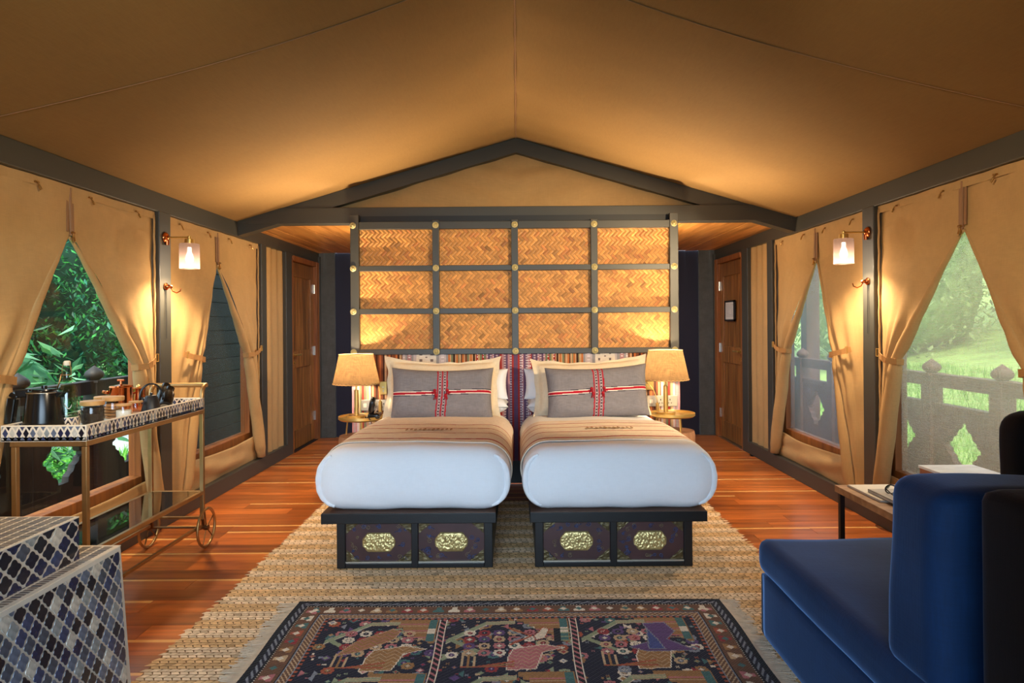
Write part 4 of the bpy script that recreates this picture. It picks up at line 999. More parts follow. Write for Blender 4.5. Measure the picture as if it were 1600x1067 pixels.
# ================================================================== inlaid chest and box in the near corner
ch = thing('inlaid_chest', 'low chest covered in blue and bone ogee inlay tiles', 'chest', (-1.8, 2.0, 0))
CX, CY, CZ = -1.412, 2.362, .527
m = MB(); a = [(-2.28, 1.3, .008), (CX+.03, 1.3, .008), (CX+.03, CY+.01, .008), (-2.28, CY+.01, .008), (-2.28, 1.3, CZ), (CX, 1.3, CZ), (CX, CY, CZ), (-2.28, CY, CZ)]
m.add(a, [(0,3,2,1),(4,5,6,7),(0,1,5,4),(1,2,6,5),(2,3,7,6),(3,0,4,7)])
part('body', m, grout, ch, bevel=.004)
bxx = thing('inlaid_box', 'dark blue ogee-tiled box standing on the inlaid chest', 'box', (-1.8, 1.8, CZ))
BX, BY, BZ = -1.472, 2.228, .667
part('body', MB().box(-2.26, BX, 1.32, BY, CZ, BZ), grout, bxx, bevel=.003)
inm = [M('resin_tile_%d' % i, c, .26, var=.45, vs=45, coat=.2) for i, c in enumerate(INL)]
og = [(0,1),(.24,.90),(.40,.66),(.50,.46),(.72,.36),(.90,.22),(1,0)]
OG = og + [(x, -z) for x, z in reversed(og[:-1])]; OG = OG + [(-x, z) for x, z in reversed(OG[1:-1])]
def ogee_shape(hw, hh, s): return [(a*hw*s, b*hh*s) for a, b in OG]
def ogee_mesh(name, hw, hh, s, th=.0015):
    q = ogee_shape(hw, hh, s); k = len(q); me = bpy.data.meshes.new(name)
    v = [(0, a, b) for a, b in q] + [(th, a*.96, b*.96) for a, b in q]
    me.from_pydata(v, [], [tuple(range(k, 2*k))] + [(j, (j+1) % k, k+(j+1) % k, k+j) for j in range(k)]); return me
def tile_face(root, xf, ya, yb, za, zb, hw, hh, s, weights, edge=.0):
    """staggered ogee tiles on a side face; whole ones share meshes, cut ones are clipped to the face"""
    shared = []
    for mm in inm: me = ogee_mesh('inlay_tile', hw, hh, s); me.materials.append(mm); shared.append(me)
    r = Vector(ORG[root.name]); j = 0; z = zb
    while z > za - hh:
        y = yb - (hw if j % 2 else 0)
        while y > ya:
            ci = ir.choices(range(len(INL)), weights)[0]
            inside = y+hw <= yb-edge and z+hh <= zb-edge and z-hh >= za+edge
            if inside: me = shared[ci]; loc = Vector((xf(z), y, z))
            else:
                q = [(0, y+a, z+b) for a, b in ogee_shape(hw, hh, s)]; q = [(p[1], 0, p[2]) for p in q]
                q = clip(q, -99, yb-edge-.002, za+edge+.002, zb-edge-.002)
                if not q: y -= 2*hw; continue
                k = len(q); me = bpy.data.meshes.new('inlay_tile'); me.from_pydata([(0, p[0]-y, p[2]-z) for p in q] + [(.0015, p[0]-y, p[2]-z) for p in q], [], [tuple(range(k, 2*k))] + [(i, (i+1) % k, k+(i+1) % k, k+i) for i in range(k)])
                me.materials.append(inm[ci]); loc = Vector((xf(z), y, z))
            o = bpy.data.objects.new('inlay_tile', me); C.objects.link(o); o.parent = root; o.location = loc - r + Vector((.0006, 0, 0)); 
            if root is ch: o.rotation_euler = (0, -math.atan(.03/CZ), 0)
            y -= 2*hw
        z -= hh; j += 1
tile_face(ch, lambda z: CX + .03*(1-z/CZ), 1.62, CY, 0.0, CZ, .0285, .034, .80, [3,3,3,4,3,2,3,4], .014)
tile_face(bxx, lambda z: BX, 1.62, BY, CZ, BZ, .036, .034, .79, [6,6,1.5,1,.6,.2,6,1])
def bricks(root, x0, x1, y0, y1, z, dark):
    m = MB(); x = x1; 
    while x > x0:
        y = y1
        while y > y0:
            c = ir.choice([lin(92,86,84), lin(108,96,88), lin(76,74,80), lin(124,112,100)]); m.box(x-.034, x-.006, y-.0145, y-.004, z, z+.001, c); y -= .0165
        x -= .038
    part('brick_inlay', m, inlay, root, kind='stuff')
part('top_slab', MB().box(-2.26, BX+.001, 1.32, BY+.001, BZ-.001, BZ+.002), bone, bxx)
bricks(bxx, -2.24, BX-.004, 1.75, BY-.006, BZ+.002, 0)
part('top_slab', MB().box(-2.28, CX, 1.3, CY, CZ-.002, CZ+.001), bone, ch)
bricks(ch, -1.95, CX-.012, 1.7, CY-.014, CZ+.001, 0)

# ================================================================== navy chaise
velvet = weave('navy_velvet', lin(8,42,82), .75, 240, .12, sheen=.8, bump=.12, var=.12, blot=5)
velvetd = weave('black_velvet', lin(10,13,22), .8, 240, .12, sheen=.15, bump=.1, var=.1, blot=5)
sf_ = thing('chaise', 'deep navy velvet chaise with high back, standing on the jute rug', 'sofa', (1.5, 2.2, 0))
def soft(seed, amp=.008):
    return lambda w, q: Vector(w) + Vector((noise.noise(Vector((w.y*4, w.z*4, seed))), noise.noise(Vector((w.x*4, w.z*4, seed+3))), noise.noise(Vector((w.x*3, w.y*3, seed+7)))))*amp
part('base', MB().rbox((1.53, 2.07, .1385), (.53, .70, .131), .02, 8), velvet, sf_, smooth=0)
part('seat_cushion', MB().rbox((1.535, 2.12, .337), (.545, .665, .070), (.035, .05, .055), 22, soft(1, .006)), velvet, sf_, smooth=0)
def backf(w, q):
    w = soft(4, .009)(w, q); w.x -= .012*(.6-w.z)*2; return w
part('back_cushion', MB().rbox((1.56, 1.72, .63), (.555, .125, .255), (.06, .06, .05), 20, backf), velvet, sf_, smooth=0)
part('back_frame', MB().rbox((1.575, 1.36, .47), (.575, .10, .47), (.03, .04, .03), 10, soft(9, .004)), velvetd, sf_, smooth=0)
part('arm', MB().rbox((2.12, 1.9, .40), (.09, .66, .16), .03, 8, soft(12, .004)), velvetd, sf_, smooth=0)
solo('scatter_cushion', MB().rbox((1.735, 1.99, .72), (.27, .085, .31), (.06, .075, .06), 16, lambda w, q: soft(15, .02)(w, q) + Vector((0, (w.z-.4)*.0, 0))), velvetd, 'tall black cushion standing upright against the far side of the chaise back', 'cushion', (1.735, 1.99, .41), smooth=0)

# side table, books and marble topped box
ct = thing('side_table', 'low wooden side table with thin black metal legs by the canvas wall', 'table', (1.95, 3.28, 0))
part('top', MB().box(1.71, 2.215, 2.97, 3.60, .385, .42), tablewood, ct, bevel=.002)
for x in (1.735, 2.19):
    for yy in (2.995, 3.575): part('leg', MB().box(x-.012, x+.012, yy-.012, yy+.012, 0, .385), blackmat, ct)
paper = M('book_paper', lin(226,222,210), .8); cover1 = M('grey_book_cover', lin(176,170,160), .6, var=.15, vs=12); cover2 = M('cream_book_cover', lin(214,206,190), .6)
def book(x0, x1, y0, y1, z, h, mt, label):
    t = thing('book', label, 'book', ((x0+x1)/2, (y0+y1)/2, z), 'books on the low side table')
    part('pages', MB().box(x0+.003, x1-.003, y0+.003, y1-.003, z+.002, z+h-.002), paper, t); part('cover', MB().box(x0, x1, y0, y1, z, z+.002).box(x0, x1, y0, y1, z+h-.002, z+h).box(x0, x0+.002, y0, y1, z, z+h), mt, t)
book(1.76, 1.98, 3.24, 3.56, .4205, .010, cover2, 'thin cream booklet lying flat at the wall end of the table')
book(1.785, 1.985, 3.02, 3.40, .431, .016, cover1, 'grey book lying on top of the cream booklet')
gl = thing('spectacles', 'black rimmed spectacles folded on the grey book', 'glasses', (1.87, 3.30, .447))
def ring(c, r): return [(c[0]+r*math.cos(i*PI/9), c[1]+.006, c[2]+r*.8*math.sin(i*PI/9)) for i in range(18)]
for k in (0, 1): part('lens_rim', MB().tube(ring((1.85+.062*k, 3.30-.02*k, .468), .027), .0035, 6, closed=True), black, gl, smooth=0)
part('temple', MB().tube([(1.822, 3.306, .474), (1.815, 3.24, .462), (1.83, 3.18, .4505)], .003, 6), black, gl, smooth=0)
part('temple', MB().tube([(1.94, 3.286, .474), (1.93, 3.22, .462), (1.91, 3.17, .4505)], .003, 6), black, gl, smooth=0)
part('bridge', MB().tube([(1.876, 3.30, .474), (1.882, 3.292, .477), (1.888, 3.286, .474)], .003, 6), black, gl, smooth=0)
solo('black_pen', MB().tube([(1.90, 3.44, .4345), (1.96, 3.52, .4345)], .006, 10), black, 'short black pen on the cream booklet', 'pen', (1.93, 3.48, .4345), smooth=40)
marble = M('pale_marble', lin(226,224,224), .25, var=.16, vs=14, stretch=(1,2,1))
mb_ = thing('marble_top_box', 'small wooden cube box with pale marble top on the side table', 'box', (2.08, 3.13, .42))
part('body', MB().box(1.945, 2.20, 3.005, 3.225, .4205, .592), wood('box_wood', lin(120,66,40), lin(164,100,66), 1, 2, .5, .05), mb_, bevel=.002)
part('marble_top', MB().box(1.94, 2.205, 3.0, 3.23, .592, .604), marble, mb_, bevel=.001)

# ================================================================== rugs
jr = random.Random(21); braid = M('jute', attr=True, rough=.95, var=.16, vs=40, spec=.1)
jx0, jx1, jy0, jy1 = -1.412, 1.345, 1.1, 4.92
ju = thing('jute_rug', 'large braided natural jute rug with pale bands beneath the beds', 'rug', (0, 3, 0))
part('backing', MB().box(jx0, jx1, jy0, jy1, .0012, .0025), M('jute_backing', lin(120,90,56), .95), ju)
m = MB(); rw = .021; nr_ = int((jy1-jy0)/rw)
for r_ in range(nr_):
    y = jy0 + r_*rw; ph = (r_//4) % 2; pl = ph == 0; st = .034; sg = 1 if r_ % 2 else -1; x = jx0 + jr.uniform(-.012, .012) - (st/2 if r_ % 2 else 0); rt = jr.uniform(.9, 1.08)
    e1 = jx1 + jr.uniform(-.012, .008)
    while x < e1:
        t = rt*jr.uniform(.82, 1.14); b = (.70, .45, .22) if not pl else (.76, .58, .38)
        if jr.random() < .07: t *= .72
        c = (b[0]*t, b[1]*t, b[2]*t); x1 = x+st*.94; d = sg*.012; h = .0068
        v = [(x, y+.001, .0026), (x1, y+.001, .0026), (x+st*.25+d, y+rw*.5, h), (x1+st*.10+d, y+rw*.5, h*.86), (x, y+rw-.001, .0026), (x1, y+rw-.001, .0026)]
        m.add(v, [(0,1,3,2), (2,3,5,4)], c); x += st
part('jute_braids', m, braid, ju, smooth=0, kind='stuff')

# knotted rug: the pattern is woven in, one colour per knot cell
RX0, RX1, RY0, RY1 = -1.025, .932, 1.62, 3.10
NX, NY = 420, 316
pal = dict(navy=(26,22,38), brown=(104,70,46), gold=(150,108,62), tan=(186,156,118), cream=(214,200,176), red=(146,46,46), rose=(176,104,104), teal=(66,104,100), green=(138,146,112), purple=(92,62,108), blue=(64,74,128), black=(20,17,20), rust=(160,78,48), grey=(128,130,136))
pal = {k: np.array(lin(*v)) for k, v in pal.items()}
img = np.zeros((NY, NX, 3)); img[:] = pal['navy']; pr = np.random.RandomState(4)
def rect(x0, y0, x1, y1, c): img[max(0, int(y0)):max(0, int(y1)), max(0, int(x0)):max(0, int(x1))] = pal[c]
def px(x, y, c):
    if 0 <= x < NX and 0 <= y < NY: img[int(y), int(x)] = pal[c]
def diamond(cx, cy, r, c, c2=None, c3=None):
    for y in range(-r, r+1):
        for x in range(-r, r+1):
            d = abs(x)+abs(y)
            if d <= r: px(cx+x, cy+y, c if d > r*.62 or not c2 else (c2 if d > r*.3 or not c3 else c3))
def flower(cx, cy, c, c2):
    for dx, dy in ((-3,-3),(3,-3),(-3,3),(3,3),(0,-4),(0,4),(-4,0),(4,0)):
        for a in range(-1, 2):
            for b in range(-1, 2): px(cx+dx+a, cy+dy+b, c)
    diamond(cx, cy, 2, c2); px(cx, cy, 'cream')
def tulip(cx, cy, c, c2, s=1):
    for i in range(7): px(cx+s*i, cy, c2)
    for i in range(4):
        for b in range(-i-1, i+2): px(cx-s*i+s*3, cy+b, c)
def line(x0, y0, x1, y1, c, w=1):
    n = int(max(abs(x1-x0), abs(y1-y0)))+1
    for i in range(n+1):
        t = i/n; x = int(x0+(x1-x0)*t); y = int(y0+(y1-y0)*t)
        for a in range(-(w//2), w-w//2):
            for b in range(-(w//2), w-w//2): px(x+a, y+b, c)
def blob(pts, c, edge, zig=None):
    P_ = np.array(pts, float); x0, y0 = P_.min(0).astype(int)-1; x1, y1 = P_.max(0).astype(int)+2; k = len(P_)
    for y in range(max(0, y0), min(NY, y1)):
        for x in range(max(0, x0), min(NX, x1)):
            ins = False; j = k-1
            for i in range(k):
                if (P_[i,1] > y) != (P_[j,1] > y) and x < (P_[j,0]-P_[i,0])*(y-P_[i,1])/(P_[j,1]-P_[i,1]+1e-9)+P_[i,0]: ins = not ins
                j = i
            if ins: img[y, x] = pal[zig if zig and (y + int(abs((x % 12)-6))) % 6 == 0 else c]
    for i in range(k): line(*P_[i-1], *P_[i], edge, 1)
cols = ['cream','rose','tan','red','teal','rust','grey','green','purple','gold']
B = 44
# field scatter
for k in range(620):
    x, y = pr.randint(B, NX-B), pr.randint(B-8, NY-B+8); c, c2 = cols[pr.randint(len(cols))], cols[pr.randint(len(cols))]; q = pr.randint(4)
    if q == 0: flower(x, y, c, c2)
    elif q == 1: diamond(x, y, pr.randint(2, 5), c, c2)
    elif q == 2: tulip(x, y, c, c2, 1 if pr.rand() < .5 else -1)
    else: rect(x, y, x+pr.randint(2, 5), y+pr.randint(2, 4), c)
# three compartments
xs3 = [B, 150, 268, NX-B]
for i in range(3):
    a, b = xs3[i], xs3[i+1]
    for rep in range(3):
        yt = NY-B+4 - rep*96
        # stepped gold corner on the right of each compartment with pink trees
        for s in range(9):
            rect(b-50+s*5, yt-8-s*5, b-4, yt-3-s*5+2, 'gold'); px(b-50+s*5, yt-8-s*5, 'teal')
        for s in range(3): rect(b-40+s*6, yt-12-s*13, b-8, yt-10-s*13, 'rose'); rect(b-40+s*6, yt-15-s*13, b-12, yt-14-s*13, 'tan')
        rect(b-12, yt-44, b-5, yt-2, 'teal'); rect(b-12, yt-30, b-5, yt-20, 'cream')
        # pale diagonal branch then level
        for w_ in range(7): line(a+6, yt-48+w_, a+40, yt-14+w_, 'green', 1); line(a+40, yt-14+w_, a+66, yt-12+w_, 'green' if w_ % 3 else 'tan', 1)
        line(a+6, yt-49, a+40, yt-15, 'cream'); line(a+10, yt-40, a+34, yt-62, 'green', 4)
        # rows of small blossoms
        for r_ in range(4):
            for c_ in range(5): flower(a+26+c_*13, yt-30-r_*12, ['rose','cream','red','purple','tan'][(r_+c_+i) % 5], ['red','navy','cream','teal'][(r_*2+c_) % 4])
        # zigzag animal body
        bx_ = b-44; col = ['gold','rose','gold'][i]
        blob([(bx_-10, yt-60), (bx_+16, yt-52), (bx_+34, yt-58), (bx_+16, yt-66), (bx_+10, yt-92), (bx_-16, yt-94), (bx_-14, yt-72)], col, 'cream', 'tan')
        # angular ribbons
        for q in range(3): line(a+22+q*5, yt-66-q*3, a+22+q*5, yt-88, 'gold' if q % 2 else 'tan', 2); line(a+22+q*5, yt-88, a+64, yt-88+q*4, 'gold' if q % 2 else 'rust', 2)
        if i == 1:
            line(a+62, yt-20, a+80, yt-36, 'rust', 2); line(a+80, yt-36, a+62, yt-52, 'rust', 2); line(a+62, yt-25, a+74, yt-36, 'grey', 2); line(a+74, yt-36, a+62, yt-47, 'grey', 2)
            blob([(a+84, yt-44), (a+92, yt-40), (a+96, yt-24), (a+90, yt-20), (a+86, yt-30), (a+82, yt-36)], 'cream', 'rust')
            rect(a+100, yt-48, a+106, yt-22, 'black'); [rect(a+106, yt-46+7*s, a+120, yt-44+7*s, 'green') for s in range(4)]
        if i == 2 and rep == 0:
            blob([(a+64, yt-14), (a+84, yt-12), (a+90, yt-30), (a+80, yt-44), (a+100, yt-64), (a+60, yt-66), (a+46, yt-58), (a+70, yt-46)], 'purple', 'grey'); blob([(a+62, yt-62), (a+76, yt-62), (a+72, yt-44), (a+66, yt-24)], 'blue', 'grey')
        if i == 0: blob([(a+34, yt-44), (a+62, yt-20), (a+70, yt-26), (a+66, yt-40), (a+40, yt-62), (a+20, yt-70)], 'gold', 'tan', 'rose')
    if i < 2:
        for y in range(B-6, NY-B+6):
            for dx in range(-3, 4): px(b+dx, y, 'cream' if abs(dx) == 3 else ('rose' if (y+dx) % 8 < 3 else 'black'))
# small fill motifs on what is still dark ground
for k in range(900):
    x, y = pr.randint(B, NX-B), pr.randint(B-6, NY-B+6)
    if np.all(img[y-2:y+3, x-2:x+3] == pal['navy']):
        c = cols[pr.randint(len(cols))]; q = pr.randint(3)
        if q == 0: diamond(x, y, 2, c, cols[pr.randint(len(cols))])
        elif q == 1: rect(x-1, y-1, x+2, y+1, c); px(x, y, 'navy')
        else: px(x, y, c); px(x+1, y+1, c); px(x-1, y+1, c); px(x+1, y-1, c); px(x-1, y-1, c)
# borders
def border(k0, k1, fn):
    for y in range(NY):
        for x in range(NX):
            d = min(x, y, NX-1-x, NY-1-y)
            if k0 <= d < k1: 
                s = y if d in (x, NX-1-x) else x; img[y, x] = pal[fn(s, d)]
border(0, 3, lambda s, d: 'black')
border(3, 11, lambda s, d: ('grey' if (s+d*2) % 9 < 4 else 'navy') if 4 < d < 10 else 'black')
bc = ['rust','tan','cream','red','brown','teal','gold','rose']
def main(s, d):
    k = s//15; f = s % 15
    if d in (11, 12, 29): return 'cream' if d == 12 and s % 3 == 0 else 'black'
    c = bc[(k*5) % 8]
    if 2 <= f < 13 and 15 <= d < 26:
        if abs(f-7) + abs(d-20) < 4: return 'cream' if k % 3 else 'teal'
        return c if d > 18 + abs(f-7)*.6 or abs(f-7) < 3 else 'brown'
    return 'brown'
border(11, 30, main)
border(30, 39, lambda s, d: 'grey' if d in (30, 38) else ('tan' if (s*2+d*3) % 11 < 4 else 'brown'))
border(39, 42, lambda s, d: 'rust' if s % 6 < 3 else 'black')
img *= (1 + pr.uniform(-.16, .16, (NY, NX, 1)))*(1+pr.uniform(-.1, .1, (NY, 1, 1)))*1.0
kr = thing('knotted_rug', 'dark patterned knotted wool rug with fringed ends, over the jute', 'rug', (0, 2.4, .007))
me = bpy.data.meshes.new('pile'); gx = np.linspace(RX0, RX1, NX+1); gy = np.linspace(RY0, RY1, NY+1)
def edge_w(y): return .006*math.sin(y*5.1)
vv = []
for j, y in enumerate(gy):
    for i, x in enumerate(gx): vv.append((x + .004*math.sin(y*9+1)*(1 if x > 0 else -1), y-2.4 + .006*math.sin(x*3.1)-.005*x, .009 + .0016*((i*7+j*13) % 5)/5))
ff = [(j*(NX+1)+i, j*(NX+1)+i+1, (j+1)*(NX+1)+i+1, (j+1)*(NX+1)+i) for j in range(NY) for i in range(NX)]
me.from_pydata(vv, [], ff); at_ = me.color_attributes.new('col', 'FLOAT_COLOR', 'CORNER')
cc = np.ones((NY*NX, 4, 4), np.float32); cc[:, :, :3] = img.reshape(-1, 1, 3); at_.data.foreach_set('color', cc.ravel())
pile = M('wool_pile', attr=True, rough=.95, sheen=.15, bump=.3, bs=240, spec=.1); me.materials.append(pile)
po = bpy.data.objects.new('pile', me); C.objects.link(po); po.parent = kr
part('backing', MB().box(RX0+.006, RX1-.006, RY0+.004, RY1-.014, .0075, .0155), M('rug_edge', lin(44,36,38), .95), kr)
fringe = M('cotton_fringe', lin(196,182,160), .95, var=.2, vs=30)
for sg, xe in ((-1, RX0+.004), (1, RX1-.004)):
    m = MB(); y = RY0
    while y < RY1:
        l = .075 + fr_ if (fr_ := .012*math.sin(y*31)+jr.uniform(-.012, .012)) else .075; a = jr.uniform(-.012, .012); w = .0022
        m.bar((xe, y, .0145), (xe+sg*l*.55, y+a*.4, .0125), w*2, .002); m.bar((xe+sg*l*.55, y+a*.4, .0125), (xe+sg*l, y+a*1.4, .0095), w*1.6, .002); y += .0040
    part('fringe', m, fringe, kr, kind='stuff')
    part('end_band', MB().box(xe, xe+sg*.016, RY0, RY1-.004, .0085, .0160), fringe, kr)
# ================================================================== outside: deck, railings, garden
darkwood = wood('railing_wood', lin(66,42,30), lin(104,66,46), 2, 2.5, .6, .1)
shadewood = wood('shaded_railing_wood', lin(26,20,17), lin(44,32,26), 2, 2.5, .6, .1)  # railing wood with the deep shade on that side put into its colour
deckwood = wood('deck_wood', lin(92,72,58), lin(134,108,88), 1, 2, .6, .15)
gm = M('garden_ground', lin(84,128,46), .95, var=.35, vs=3)
structm('ground', MB().box(-40, 40, -20, 45, -.6, -.4), gm)
for sg, nm in ((-1, 'left'), (1, 'right')):
    d = struct('trim_deck_' + nm, (sg*2.8, 5, -.1)); x = 2.5
    while x < 3.10: part('plank', MB().box(sg*x, sg*(x+.094), -1, 8.5, -.1, -.02), deckwood, d); x += .1
    part('fascia', MB().box(sg*3.1, sg*3.13, -1, 8.5, -.4, -.02), deckwood, d)
hole_q = [(.24,1.0),(.27,.80),(.36,.70),(.50,.64),(.56,.52),(.60,.40),(.72,.34),(.80,.28),(.83,.14),(1.0,.06)]
hole = hole_q + [(a, -b) for a, b in reversed(hole_q)] + [(-a, -b) for a, b in hole_q] + [(-a, b) for a, b in reversed(hole_q)]
def carved(sg, y0, y1, z0, z1, X):
    """board with an ogee-lobed opening"""
    m = MB(); cy, cz = (y0+y1)/2, .462; hw, hh = (y1-y0)/2*.62, .165
    ins = [(cy+a*hw, cz+b*hh) for a, b in hole]; out = []
    for a, b in ins:
        dy, dz = a-cy, b-cz; t = 1e9
        for lim, dd in ((y1-cy, dy), (y0-cy, dy)):
            if abs(dd) > 1e-9 and lim/dd > 0: t = min(t, lim/dd)
        for lim, dd in ((z1-cz, dz), (z0-cz, dz)):
            if abs(dd) > 1e-9 and lim/dd > 0: t = min(t, lim/dd)
        out.append((cy+dy*t, cz+dz*t))
    n = len(ins); X0, X1 = sg*(X-.022), sg*(X+.022)
    vs = [(X0, *p) for p in ins] + [(X0, *p) for p in out] + [(X1, *p) for p in ins] + [(X1, *p) for p in out]
    fs = []
    for i in range(n):
        j = (i+1) % n; fs += [(i, j, n+j, n+i), (2*n+i, 3*n+i, 3*n+j, 2*n+j), (i, 2*n+i, 2*n+j, j)]
        # corner fill where consecutive rays meet different sides
        a, b = out[i], out[j]
        if abs(a[0]-b[0]) > 1e-6 and abs(a[1]-b[1]) > 1e-6:
            c = (y1 if max(a[0], b[0]) > cy else y0, z1 if max(a[1], b[1]) > cz else z0); k = len(vs); vs += [(X0, *c), (X1, *c)]
            fs += [(n+i, n+j, k), (3*n+i, k+1, 3*n+j)]
    m.add(vs, fs); return m
RX = 2.95
PY = {-1: [2.52, 3.23, 3.93, 4.64, 5.36], 1: [2.62, 3.33, 4.05, 4.74, 5.45, 6.20, 6.88, 7.6]}
def railing(sg, label):
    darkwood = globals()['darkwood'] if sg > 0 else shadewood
    t = thing('balustrade', label, 'railing', (sg*RX, 4.8, -.02), 'carved railings along the decks'); ys = PY[sg]
    for y in ys:
        p = part('post', MB().box(sg*(RX-.05), sg*(RX+.05), y-.05, y+.05, -.02, .92), darkwood, t, bevel=.004)
        part('finial', MB().box(sg*(RX-.062), sg*(RX+.062), y-.062, y+.062, .92, .935).lathe([(.030,.935),(.036,.941),(.056,.956),(.062,.974),(.055,.993),(.034,1.012),(.012,1.028),(.001,1.038)], (sg*RX, y, 0), 24), darkwood, p, smooth=40)
    for a, b in zip(ys[:-1], ys[1:]):
        a += .05; b -= .05
        part('top_rail', MB().box(sg*(RX-.035), sg*(RX+.035), a, b, .845, .935), darkwood, t, bevel=.004)
        part('middle_rail', MB().box(sg*(RX-.032), sg*(RX+.032), a, b, .69, .73), darkwood, t, bevel=.004)
        part('carved_board', carved(sg, a, b, .06, .69, RX), darkwood, t)
        part('bottom_rail', MB().box(sg*(RX-.03), sg*(RX+.03), a, b, .0, .06), darkwood, t, bevel=.004)
    return t
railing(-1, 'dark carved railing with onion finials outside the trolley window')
railing(1, 'carved brown railing with onion finials seen through pale mesh beside the chaise')
# veranda posts by the far window
solo('veranda_post', MB().box(3.02, 3.16, 6.95, 7.09, -.02, 2.6), darkwood, 'square wooden veranda post behind the railing next to the framed-notice door', 'post', (3.09, 7.02, -.02), bevel=.005)
# slatted privacy screen outside the far canvas by the trolley handle
slat = M('grey_slat_paint', lin(72,76,64), .6, rnd=.12, var=.08, vs=6)
ps = thing('privacy_screen', 'tall dark screen of horizontal slats outside the window by the trolley handle', 'screen', (-3.0, 6.7, -.02))
for yy in (5.6, 6.7, 7.9): part('post', MB().box(-3.08, -3.02, yy-.03, yy+.03, -.02, 2.4), slat, ps)
for k in range(17):
    z = .0+k*.14; part('slat', MB().box(-3.02, -2.995, 5.5, 8.0, z+.003, z+.137), slat, ps, bevel=.003)
part('backing', MB().box(-3.04, -3.02, 5.5, 8.0, 0, 2.36), slat, ps)
# gravel path beyond the trolley railing
structm('path', MB().box(-6.6, -4.9, 8.9, 10.8, -.4, -.385), M('path_gravel', lin(190,190,192), .9, var=.15, vs=30))

leafm = M('tree_leaves', attr=True, rough=.5, trl=.35); grassm = M('grass_blades', attr=True, rough=.6, trl=.4); bark = M('bark', lin(70,58,44), .9, var=.3, vs=12, bump=.4, bs=20)
gr = random.Random(33)
def leaves(m, pts, size, cols, droop=.3):
    for p in pts:
        a = gr.uniform(0, 6.28); e = gr.uniform(-.9, .35); s = size*gr.uniform(.6, 1.35); d = Vector((math.cos(a)*math.cos(e), math.sin(a)*math.cos(e), math.sin(e)-droop)).normalized()
        sd = d.cross(Vector((gr.uniform(-.4,.4), gr.uniform(-.4,.4), 1))).normalized()*s*.19; n = d.cross(sd).normalized()*s*.05; p = Vector(p)
        c = gr.choice(cols); k = gr.uniform(.7, 1.25); c = (c[0]*k, c[1]*k, c[2]*k)
        m.add([p, p+d*s*.45+sd+n, p+d*s, p+d*s*.45-sd+n], [(0,1,2),(0,2,3)], c)
def clumps(c, r, n, k, spread):
    out = []
    for i in range(n):
        while 1:
            q = Vector((gr.uniform(-1,1), gr.uniform(-1,1), gr.uniform(-1,1)))
            if .35 < q.length < 1: break
        q = q.normalized()*(q.length**.5); b = Vector(c) + Vector((q.x*r[0], q.y*r[1], q.z*r[2]))
        for j in range(k): out.append(b + Vector((gr.gauss(0, spread), gr.gauss(0, spread), gr.gauss(0, spread*.6))))
    return out
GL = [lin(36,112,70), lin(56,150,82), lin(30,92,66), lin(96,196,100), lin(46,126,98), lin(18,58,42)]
def GZ(c): return -.4 if c[0] < 4.6 else -.405 + 3.4*((c[0]-4.5)/14)**1.15 - .1
def tree(name, label, c, r, n, k, size, cols, trunk, group, lean=(0,0)):
    t = thing(name, label, 'tree' if trunk else 'shrub', (c[0], c[1], GZ(c)), group)
    if trunk:
        b = Vector((c[0], c[1], GZ(c))); tp_ = Vector((c[0]+lean[0], c[1]+lean[1], c[2]+r[2]*.3)); mid = b.lerp(tp_, .5) + Vector((.12, -.1, 0))
        part('trunk', MB().tube([b, b.lerp(mid, .5), mid, mid.lerp(tp_, .5), tp_], [trunk, trunk*.85, trunk*.7, trunk*.5, trunk*.25], 10), bark, t, smooth=0)
        for i in range(5):
            a = gr.uniform(0, 6.28); s = b.lerp(tp_, gr.uniform(.45, .9)); e = s + Vector((math.cos(a)*r[0]*.7, math.sin(a)*r[1]*.7, r[2]*gr.uniform(.1, .5)))
            part('branch', MB().tube([s, s.lerp(e, .5)+Vector((0,0,-.1)), e], [trunk*.35, trunk*.25, trunk*.08], 7), bark, t, smooth=0)
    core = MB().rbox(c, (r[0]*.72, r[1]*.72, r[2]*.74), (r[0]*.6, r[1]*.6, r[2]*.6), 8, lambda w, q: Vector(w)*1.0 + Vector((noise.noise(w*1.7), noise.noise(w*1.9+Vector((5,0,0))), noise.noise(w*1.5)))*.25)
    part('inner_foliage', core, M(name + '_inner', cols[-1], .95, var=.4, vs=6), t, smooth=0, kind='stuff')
    m = MB(); leaves(m, clumps(c, r, n, k, size*1.5), size, cols); part('leaves', m, leafm, t, kind='stuff')
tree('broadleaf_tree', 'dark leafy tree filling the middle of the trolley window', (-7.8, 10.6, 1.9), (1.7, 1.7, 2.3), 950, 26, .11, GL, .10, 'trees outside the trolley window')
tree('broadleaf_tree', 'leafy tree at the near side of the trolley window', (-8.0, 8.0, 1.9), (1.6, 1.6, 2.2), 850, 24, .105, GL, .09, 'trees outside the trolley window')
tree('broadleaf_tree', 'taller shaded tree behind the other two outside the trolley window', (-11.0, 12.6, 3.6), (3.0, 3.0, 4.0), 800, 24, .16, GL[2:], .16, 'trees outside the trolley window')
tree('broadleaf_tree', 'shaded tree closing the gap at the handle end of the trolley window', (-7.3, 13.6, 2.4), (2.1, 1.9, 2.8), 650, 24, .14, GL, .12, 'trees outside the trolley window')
tree('leafy_shrub', 'broad leafed shrub just outside the trolley railing', (-4.3, 5.5, .62), (.40, .42, .62), 50, 8, .20, [lin(90,150,84), lin(130,190,140), lin(60,130,70), lin(44,100,60)], 0, 'shrubs by the railings')
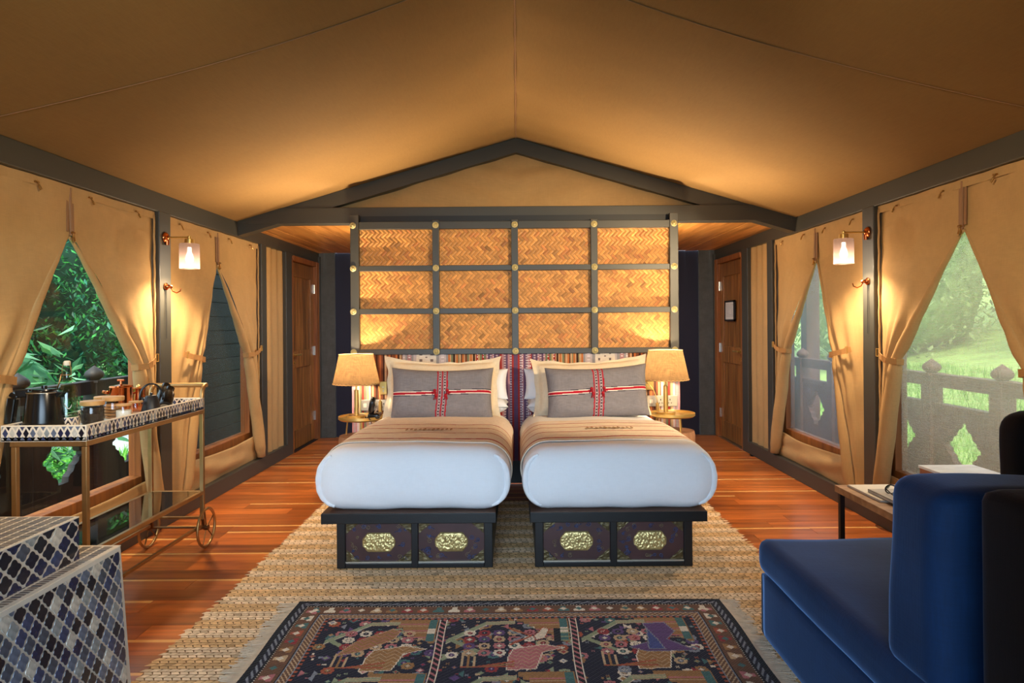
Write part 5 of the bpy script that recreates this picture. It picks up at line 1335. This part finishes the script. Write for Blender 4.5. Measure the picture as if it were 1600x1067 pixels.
# rising meadow beyond the chaise window
def hill(u, v):
    x = 4.5 + 14*u; y = -4 + 34*v; return (x, y, -.405 + 3.4*(u**1.15) + .25*noise.noise(Vector((x*.3, y*.3, 2)))*u)
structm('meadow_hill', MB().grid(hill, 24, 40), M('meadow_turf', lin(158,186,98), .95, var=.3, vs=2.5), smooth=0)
# pale garden beyond the chaise window
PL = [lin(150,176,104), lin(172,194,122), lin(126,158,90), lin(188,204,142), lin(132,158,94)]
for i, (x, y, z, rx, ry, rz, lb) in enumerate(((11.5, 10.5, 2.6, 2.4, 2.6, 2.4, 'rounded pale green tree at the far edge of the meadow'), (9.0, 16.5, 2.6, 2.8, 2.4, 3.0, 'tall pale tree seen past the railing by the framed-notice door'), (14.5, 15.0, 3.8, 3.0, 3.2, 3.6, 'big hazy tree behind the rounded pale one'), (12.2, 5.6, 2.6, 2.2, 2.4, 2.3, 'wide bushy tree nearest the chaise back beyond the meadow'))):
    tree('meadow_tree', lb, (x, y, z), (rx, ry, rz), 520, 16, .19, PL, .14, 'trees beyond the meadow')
def grass_clump(x, y, label, h=.9, n=260):
    m = MB()
    for i in range(n):
        a = gr.uniform(0, 6.28); l = h*gr.uniform(.6, 1.15); o = Vector((x+gr.gauss(0,.10), y+gr.gauss(0,.12), -.4)); d = Vector((math.cos(a), math.sin(a), 0)); s = d.cross(Vector((0,0,1)))*.006
        c = gr.choice([lin(96,160,44), lin(132,186,70), lin(74,134,44), lin(168,206,110)]); P_ = [o + d*(l*.62*t**2) + Vector((0,0,l*(1.25*t-.62*t*t))) for t in (0, .35, .7, 1)]
        m.add([P_[0]-s, P_[0]+s, P_[1]-s, P_[1]+s, P_[2]-s*.8, P_[2]+s*.8, P_[3]], [(0,1,3,2),(2,3,5,4),(4,5,6)], c)
    solo('grass_clump', m, grassm, label, 'grass', (x, y, -.4), 'arching grass clumps by the chaise railing')
for x, y, lb in ((3.75, 4.55, 'arching green grass clump behind the railing gap above the marble box'), (3.65, 3.95, 'arching grass clump behind the carved opening nearest the chaise back'), (4.3, 5.2, 'loose grass clump farther from the railing, between two finials'), (3.9, 3.2, 'grass clump hidden partly by the black cushion'), (4.6, 4.2, 'tall grass clump standing behind the others in the meadow')):
    grass_clump(x, y, lb, gr.uniform(1.0, 1.3))
def lawn(x0, x1, y0, y1, n, cols, name, label, h=.16):
    m = MB()
    for i in range(n):
        x, y = gr.uniform(x0, x1), gr.uniform(y0, y1); a = gr.uniform(0, 6.28); l = h*gr.uniform(.5, 1.4); d = Vector((math.cos(a), math.sin(a), 0)); o = Vector((x, y, GZ((x, y)))); s = d.cross(Vector((0,0,1)))*l*.06
        c = gr.choice(cols); m.add([o-s, o+s, o+d*l*.4+Vector((0,0,l))], [(0,1,2)], c)
    solo(name, m, grassm, label, 'grass', ((x0+x1)/2, (y0+y1)/2, -.4), kind='stuff')
lawn(3.2, 8.5, 2.5, 14, 34000, [lin(120,180,60), lin(150,200,86), lin(96,156,50), lin(172,212,112)], 'meadow_grass', 'bright green meadow grass beyond the chaise railing', .20)
lawn(-8.5, -3.2, 3.0, 8.9, 30000, [lin(120,196,70), lin(152,214,96), lin(92,164,60)], 'lawn_grass', 'bright lawn below the trees outside the trolley railing', .14)
fern = MB()
for i in range(22):
    a = i*.6; o = Vector((-4.6, 6.65, -.4)); h_ = gr.uniform(.35, .6)
    tip = o + Vector((math.cos(a)*.34, math.sin(a)*.34, h_))
    for j in range(1, 9):
        q = o.lerp(tip, j/8) + Vector((0,0,.12*math.sin(j/8*PI)))
        for sd in (-1, 1): leaves(fern, [q], .12, [lin(60,140,60), lin(96,176,80), lin(46,112,54)], .1)
solo('fern', fern, leafm, 'leafy green fern seen through the carved opening below the tray', 'plant', (-4.6, 6.65, -.4))
